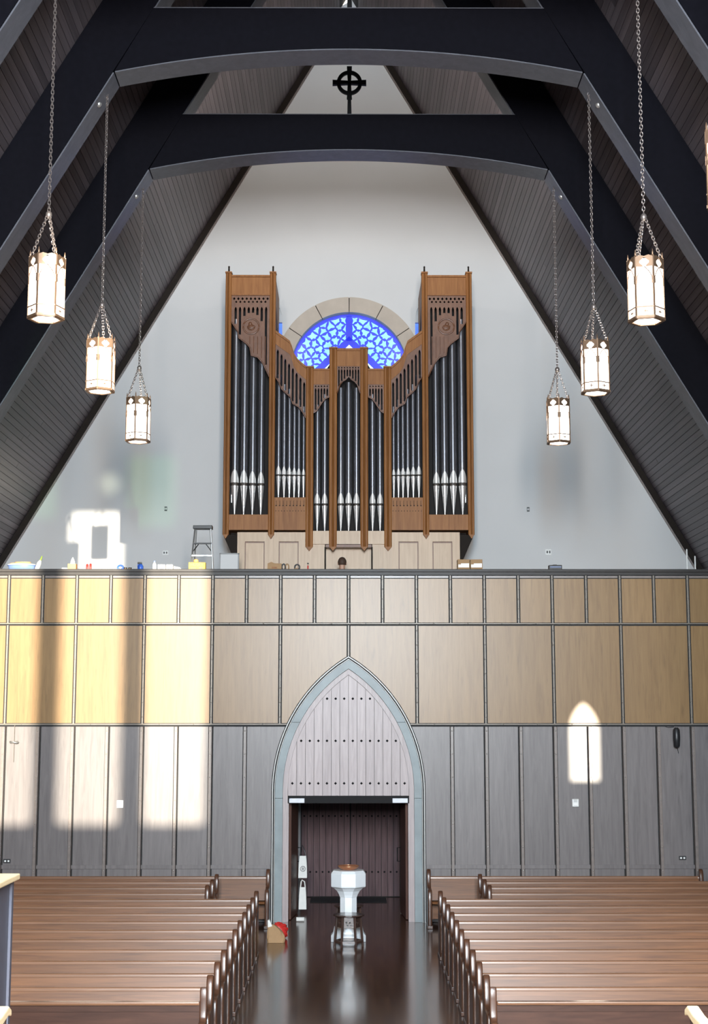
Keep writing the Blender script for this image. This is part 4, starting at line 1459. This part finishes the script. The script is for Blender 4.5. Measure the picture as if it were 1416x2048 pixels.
# ------------------------------------------------------------------ choir desk and chairs near the viewer
dk = thing('choir_desk', 'dark blue grey choir desk with pale wooden top on the chancel', 'desk', (-2.345, 7.1, 1.80))
MB().box(-.62, .62, -.85, .85, .905, .935).build('top', 'maple', dk, bevel=.006)
MB().box(-.58, .585, -.82, .80, .002, .904).build('body', 'desk_blue', dk)
MB().box(.586, .600, .76, .80, .02, .90).build('corner_strip', 'desk_blue', dk)
def chair(s, label):
    t = thing('wooden_armchair', label, 'chair', (s * 1.575, 5.45, 1.75), 0, 'armchairs on the chancel')
    w = .28
    MB().box(-w + .02, w - .02, -.24, .26, .40, .46).build('seat', 'navy_cloth', t, bevel=.015)
    MB().box(-w + .02, w - .02, -.29, -.25, .46, .60).build('backrest', 'desk_blue', t, bevel=.01)
    for sx in (-1, 1):
        x = sx * w
        q = [(-.30, .675), (.20, .70), (.30, .715), (.345, .695), (.35, .67), (.30, .68), (.2, .665), (-.30, .64)]
        MB().plate(q, (), x - .022, x + .022, axis='x').build('arm', 'maple', t, bevel=.006)
        MB().tube([(x, -.27, .002), (x, -.27, .65)], .017, 8).build('leg', 'aluminium', t, smooth=40)
        MB().tube([(x - sx * .0, .30, .68), (x, .24, .002)], .013, 8).build('leg', 'stool_wood', t, smooth=40)
    return t
chair(-1, 'pale armed chancel chair beside the dark choir desk')
chair(1, 'pale armed chancel chair on the side away from the choir desk')

# ------------------------------------------------------------------ things on the entrance wall
def strobe(x, z, label):
    t = thing('fire_alarm', label, 'alarm', (x, FRONT - .006, z), group='white fire alarm devices')
    MB().box(-.06, .06, -.04, 0, -.07, .07).build('housing', 'white_plastic', t, bevel=.012)
    MB().plate(ring_rect(-.04, .04, -.045, -.005, .012), (), -.052, -.038).build('strobe_lens', 'aluminium', t)
    m = MB()
    for k in range(4):
        m.box(-.03, .03, -.043, -.039, .015 + k * .012, .020 + k * .012)
    m.build('sounder_slots', 'grey_sheet', t)
strobe(-4.10, 2.07, 'white fire alarm device on the sunlit entrance wall')
strobe(4.08, 2.09, 'white fire alarm device below the small pointed sun patch')
wall_plate('wall_outlet', 'dark outlet low on the entrance wall before the sunlit block', -6.1, FRONT - .006, 1.07, .13, .07, 'dark_plastic', 'outlet')
wall_plate('wall_outlet', 'dark outlet low on the entrance wall below the wall speaker', 5.98, FRONT - .006, 1.12, .13, .07, 'dark_plastic', 'outlet')
t = thing('wall_speaker', 'slim black loudspeaker hung on a bracket on the entrance wall', 'speaker', (5.91, FRONT - .006, 3.27))
MB().lathe([(.02, -.20), (.055, -.17), (.065, -.02), (.06, .12), (.03, .16)], 14, (0, -.14, 0)).build('body', 'dark_plastic', t, smooth=50)
MB().tube([(0, -.0, .05), (0, -.13, .05)], .012, 8).build('bracket', 'dark_plastic', t)
MB().tube([(-.02, -.03, .17), (-.12, -.012, .16), (-.18, -.008, .18)], .005, 6).build('wire', 'dark_plastic', t)
MB().tube([(.02, -.05, -.15), (.05, -.03, -.3)], .005, 6).build('cable', 'dark_plastic', t)
t = thing('hanging_ring', 'small metal ring hanging from a cord in the sun on the entrance wall', 'ornament', (-6.02, FRONT - .10, 3.17))
MB().tube([(.075 * math.cos(2 * PI * i / 20), .05 * math.sin(2 * PI * i / 20), .012 * math.sin(4 * PI * i / 20)) for i in range(20)], .012, 6, True).build('ring', 'aluminium', t, smooth=60)
MB().tube([(0, 0, -.35), (0, 0, .30)], .004, 6).build('cord', 'batten_metal', t)
MB().tube([(-.075, 0, 0), (0, 0, .02), (.075, 0, 0)], .005, 6).build('crossbar', 'aluminium', t)
MB().tube([(0, 0, .29), (0, .097, .30)], .006, 6).build('wall_hook', 'aluminium', t)

# ------------------------------------------------------------------ clutter on the gallery ledge
LY = FRONT + .25
def lx(px):
    return (px - 697) * .00926
def on_ledge(name, label, cat, px, dy=0.0, group=None):
    return thing(name, label, cat, (lx(px), LY + dy, CAPZ), group=group)
t = on_ledge('storage_tub', 'low pale blue plastic tub at the end of the gallery ledge', 'tub', 42)
MB().lathe([(.20, .001), (.235, .02), (.25, .085), (.265, .09), (.265, .10), (.24, .101)], 24, sy=.5).build('tub', 'pale_blue', t, smooth=40)
MB().lathe([(.262, .10), (.268, .108), (.25, .118)], 24, sy=.5).build('rim', 'white_plastic', t, smooth=40)
t = thing('plywood_discs', 'stack of thin tan wooden discs lying on the blue tub', 'discs', (lx(40), LY, CAPZ + .1185))
MB().lathe([(.20, 0), (.20, .018)], 20, sy=.5).build('disc', 'cardboard', t)
MB().lathe([(.15, .019), (.15, .04)], 20, (.04, 0, 0), sy=.5).build('disc', 'cardboard', t)
t = on_ledge('squeeze_bottle', 'white squeeze bottle with green cap leaning beside the blue tub', 'bottle', 72)
mm = Matrix.Rotation(math.radians(20), 4, 'Y')
MB().lathe([(.035, .012), (.042, .03), (.042, .15), (.02, .20)], 14).xf(mm).build('body', 'white_plastic', t, smooth=40)
MB().lathe([(.018, .20), (.014, .27), (.004, .29)], 12).xf(mm).build('cap', 'green_plastic', t, smooth=40)
t = on_ledge('tape_roll', 'small white roll of tape beside the tissue box', 'tape', 128)
MB().tube([(.045 * math.cos(2 * PI * i / 18), .045 * math.sin(2 * PI * i / 18), .03) for i in range(18)], .022, 8, True).build('roll', 'white_plastic', t, smooth=60)
t = on_ledge('tissue_box', 'orange tissue box with a white tissue standing up', 'tissue box', 144)
MB().box(-.075, .075, -.075, .075, .001, .12).build('box', 'orange_card', t, bevel=.004)
MB().lathe([(.05, .121), (.045, .16), (.03, .20), (.012, .235), (.003, .245)], 7, sx=.9, sy=.5).build('tissue', 'cloth_white', t)
for px, h, lab in ((173.5, .15, 'slim red bottle next to the orange tissue box'), (180, .16, 'slim red bottle next to the white papers')):
    t = on_ledge('glue_bottle', lab, 'bottle', px, group='slim red bottles')
    MB().lathe([(.022, .001), (.025, .01), (.025, h * .72), (.012, h * .82)], 12).build('body', 'red_paint', t, smooth=40)
    MB().lathe([(.011, h * .82), (.005, h)], 10).build('nozzle', 'white_plastic', t, smooth=40)
t = on_ledge('paper_pile', 'loose pile of white papers between the red and blue bottles', 'papers', 208)
for k in range(4):
    MB().box(-.17 + k * .01, .17 - k * .015, -.12, .12, .001 + k * .012, .011 + k * .012).build('sheet_stack', 'cloth_white', t)
t = on_ledge('tape_dispenser', 'small bright blue tape dispenser on the papers side', 'dispenser', 240)
MB().tube([(.05 * math.cos(2 * PI * i / 16), 0, .055 + .04 * math.sin(2 * PI * i / 16)) for i in range(16)], .018, 8, True).build('wheel', 'blue_plastic', t, smooth=60)
MB().box(-.065, .065, -.03, .03, .001, .03).build('base', 'pale_blue', t, bevel=.006)
for px, lab in ((250, 'tiny jar with dark lid touching the blue tape dispenser'), (259, 'tiny jar with dark lid on the spray bottle side')):
    t = on_ledge('small_jar', lab, 'jar', px, group='tiny jars')
    MB().lathe([(.028, .001), (.032, .01), (.032, .035)], 12).build('glass', 'cardboard', t, smooth=40)
    MB().lathe([(.033, .036), (.033, .055), (.02, .058)], 12).build('lid', 'dark_plastic', t, smooth=40)
t = on_ledge('spray_bottle', 'deep blue spray bottle with dark trigger head', 'bottle', 280)
MB().lathe([(.045, .001), (.055, .02), (.055, .08), (.03, .12)], 14).build('body', 'blue_plastic', t, smooth=40)
MB().box(-.055, .025, -.02, .02, .12, .155).build('trigger_head', 'dark_plastic', t, bevel=.008)
MB().plate([(-.04, .12), (-.055, .12), (-.06, .075), (-.05, .075)], (), -.008, .008).build('trigger', 'blue_plastic', t)
t = on_ledge('water_bottle', 'clear white bottle standing beside the white cartons', 'bottle', 308)
MB().lathe([(.032, .001), (.036, .012), (.036, .11), (.016, .145), (.016, .155)], 14).build('body', 'white_plastic', t, smooth=40)
MB().lathe([(.018, .155), (.018, .18)], 12).build('cap', 'pale_blue', t, smooth=40)
t = on_ledge('carton', 'white carton with a dark label beside the clear bottle', 'carton', 323)
MB().box(-.07, .07, -.08, .08, .001, .105).build('box', 'white_plastic', t, bevel=.004)
MB().box(-.03, .04, -.083, -.0805, .02, .05).build('label_patch', 'grey_sheet', t)
t = on_ledge('carton', 'plain white carton between the labelled carton and the yellow box', 'carton', 339)
MB().box(-.06, .06, -.08, .08, .001, .105).build('box', 'white_plastic', t, bevel=.004)
t = on_ledge('napkin_pack', 'low white napkin pack sloping beside the plain carton', 'pack', 354)
MB().plate([(-.06, .001), (.08, .001), (.06, .05), (-.06, .075)], (), -.08, .08).build('pack', 'cloth_white', t, bevel=.006)
t = on_ledge('tool_box', 'yellow box printed with red lettering on the gallery ledge', 'box', 395)
MB().box(-.165, .145, -.08, .08, .001, .145).build('box', 'yellow_card', t, bevel=.003)
def lettering(txt, size, x, z, y, mat, parent, name):
    cu = bpy.data.curves.new('txt', 'FONT')
    cu.body = txt
    cu.size = size
    cu.align_x = 'CENTER'
    cu.extrude = .001
    o = bpy.data.objects.new('txt', cu)
    COL.objects.link(o)
    dg = bpy.context.evaluated_depsgraph_get()
    me = bpy.data.meshes.new_from_object(o.evaluated_get(dg))
    bpy.data.objects.remove(o, do_unlink=True)
    me.materials.clear()
    q = link(name, me, mat, parent, (x, y, z))
    q.rotation_euler = (PI / 2, 0, 0)
    return q
lettering('HUSKY', .075, -.01, .075, -.082, 'red_paint', t, 'lettering')
MB().box(-.13, -.03, -.083, -.0805, .03, .042).build('printed_line', 'orange_card', t)
MB().box(.03, .10, -.083, -.0805, .028, .05).build('printed_line', 'red_paint', t)
t = thing('tape_ball', 'round tan ball of tape resting on the yellow box', 'ball', (lx(391), LY, CAPZ + .1455))
MB().lathe([(.02, 0), (.045, .015), (.05, .035), (.035, .06), (.01, .07)], 14).build('ball', 'orange_card', t, smooth=50)
t = on_ledge('cardboard_box', 'low brown cardboard box on the ledge beside the organist', 'box', 549)
MB().box(-.13, .13, -.10, .10, .001, .125).build('box', 'cardboard', t, bevel=.004)
MB().plate([(-.12, .126), (.0, .126), (-.06, .155)], (), -.09, .09).build('flap', 'cardboard', t)
MB().box(-.05, .05, -.103, -.1005, .03, .06).build('stamp', 'case_oak', t)
t = on_ledge('work_gloves', 'dark pair of looped straps in a heap beside the brown box', 'straps', 570)
for k, x in enumerate((-.03, .035)):
    MB().tube([(x + .03 * math.cos(2 * PI * i / 16), .01 * k, .065 + .058 * math.sin(2 * PI * i / 16)) for i in range(16)], .013, 7, True).build('loop', 'dark_plastic' if k == 0 else 'cardboard', t, smooth=60)
t = on_ledge('adhesive_roll', 'roll of tape with black rim leaning on the ledge', 'tape', 594)
mm = Matrix.Rotation(math.radians(40), 4, 'Y')
MB().tube([(.045 * math.cos(2 * PI * i / 18), 0, .062 + .05 * math.sin(2 * PI * i / 18)) for i in range(18)], .015, 8, True).build('roll', 'dark_plastic', t, smooth=60)
MB().plate([(-.10, .001), (.02, .001), (.02, .04), (-.02, .05)], (), -.03, .03).build('wedge', 'cardboard', t)
t = on_ledge('screwdriver', 'upright red handled screwdriver with dark round tip', 'tool', 615.5)
MB().lathe([(.012, .001), (.014, .01), (.013, .085), (.006, .095)], 10).build('handle', 'red_paint', t, smooth=40)
MB().lathe([(.004, .095), (.004, .12), (.016, .125), (.016, .14), (.006, .147)], 10).build('tip', 'dark_plastic', t, smooth=40)
t = on_ledge('folded_cloth', 'flat grey folded cloth on the ledge beside the organ console', 'cloth', 762)
MB().plate([(-.12, .001), (.12, .001), (.10, .022), (0, .03), (-.05, .02)], (), -.08, .08).build('cloth', 'grey_sheet', t)
for px, lab in ((927, 'cardboard box with white label, on the organ side of its twin'), (952.5, 'cardboard box with white label, on the outer side of its twin')):
    t = on_ledge('labelled_box', lab, 'box', px, group='cardboard boxes beside the organ')
    MB().box(-.112, .112, -.10, .10, .001, .20).build('box', 'cardboard', t, bevel=.004)
    MB().box(-.10, .10, -.103, -.1005, .05, .105).build('label_patch', 'white_plastic', t)
    MB().box(-.05, .10, -.1035, -.1005, .105, .125).build('label_patch', 'white_plastic', t)
    MB().box(-.112, .112, -.011, .011, .2, .203).build('tape', 'cardboard', t)
t = on_ledge('black_case', 'small black case with silver stripe alone on the ledge', 'case', 1111)
MB().box(-.12, .12, -.08, .08, .001, .10).build('case', 'dark_plastic', t, bevel=.012)
MB().box(-.10, .10, -.084, -.0805, .055, .068).build('stripe', 'pale_blue', t)
MB().box(-.035, .035, -.01, .01, .10, .115).build('handle', 'dark_plastic', t)
for px, ztop, lab in ((1370.5, 6.75, 'taller thin white pole standing at the end of the gallery'), (1386.5, 6.62, 'shorter thin white pole beside the roof slope on the gallery')):
    t = thing('white_pole', lab, 'pole', (lx(px) * 1.02, LY + .3, CAPZ), group='white poles at the gallery end')
    MB().lathe([(.014, .001), (.014, ztop - CAPZ - .01), (.008, ztop - CAPZ)], 8).build('tube', 'white_plastic', t, smooth=40)
    MB().lathe([(.022, .0005), (.022, .02)], 8).build('foot_cap', 'grey_sheet', t)

# stepladder on the gallery floor
t = thing('step_ladder', 'open stepladder standing on the gallery beside the organ', 'ladder', (-2.885, 29.0, GFLOOR))
hh = 1.98
for s in (-1, 1):
    MB().tube([(s * .30, -.30, .002), (s * .155, -.04, hh - .06)], .018, 6).build('front_rail', 'aluminium', t)
    MB().tube([(s * .27, .42, .002), (s * .14, .06, hh - .08)], .016, 6).build('rear_rail', 'aluminium', t)
MB().box(-.19, .19, -.10, .10, hh - .07, hh).build('top_cap', 'dark_plastic', t, bevel=.01)
for k, z in enumerate((.35, .70, 1.05, 1.37, 1.62)):
    w = .30 - (.145) * z / hh
    y = -.30 + .26 * z / hh
    MB().box(-w, w, y - .03, y + .05, z - .012, z + .012).build('tread', 'aluminium' if k != 4 else 'dark_plastic', t)
    if k == 4:
        for s in (-1, 1):
            MB().tube([(s * w * .4, y - .02, z - .02), (s * w, y - .01, z - .16)], .010, 5).build('tread_brace', 'dark_plastic', t)
# leaning pale board
t = thing('leaning_board', 'pale framed board leaning beside the stepladder on the gallery', 'board', (-2.42, 29.6, GFLOOR))
M_ = Matrix.Rotation(math.radians(-6), 4, 'X')
MB().box(-.19, .19, 0, .02, .002, 1.52).xf(M_).build('board', 'plaster', t)
for x0, x1, z0, z1 in ((-.20, -.175, 0.002, 1.53), (.175, .20, 0.002, 1.53), (-.2, .2, 1.505, 1.53)):
    MB().box(x0, x1, -.012, .022, z0, z1).xf(M_).build('frame_strip', 'grey_sheet', t)
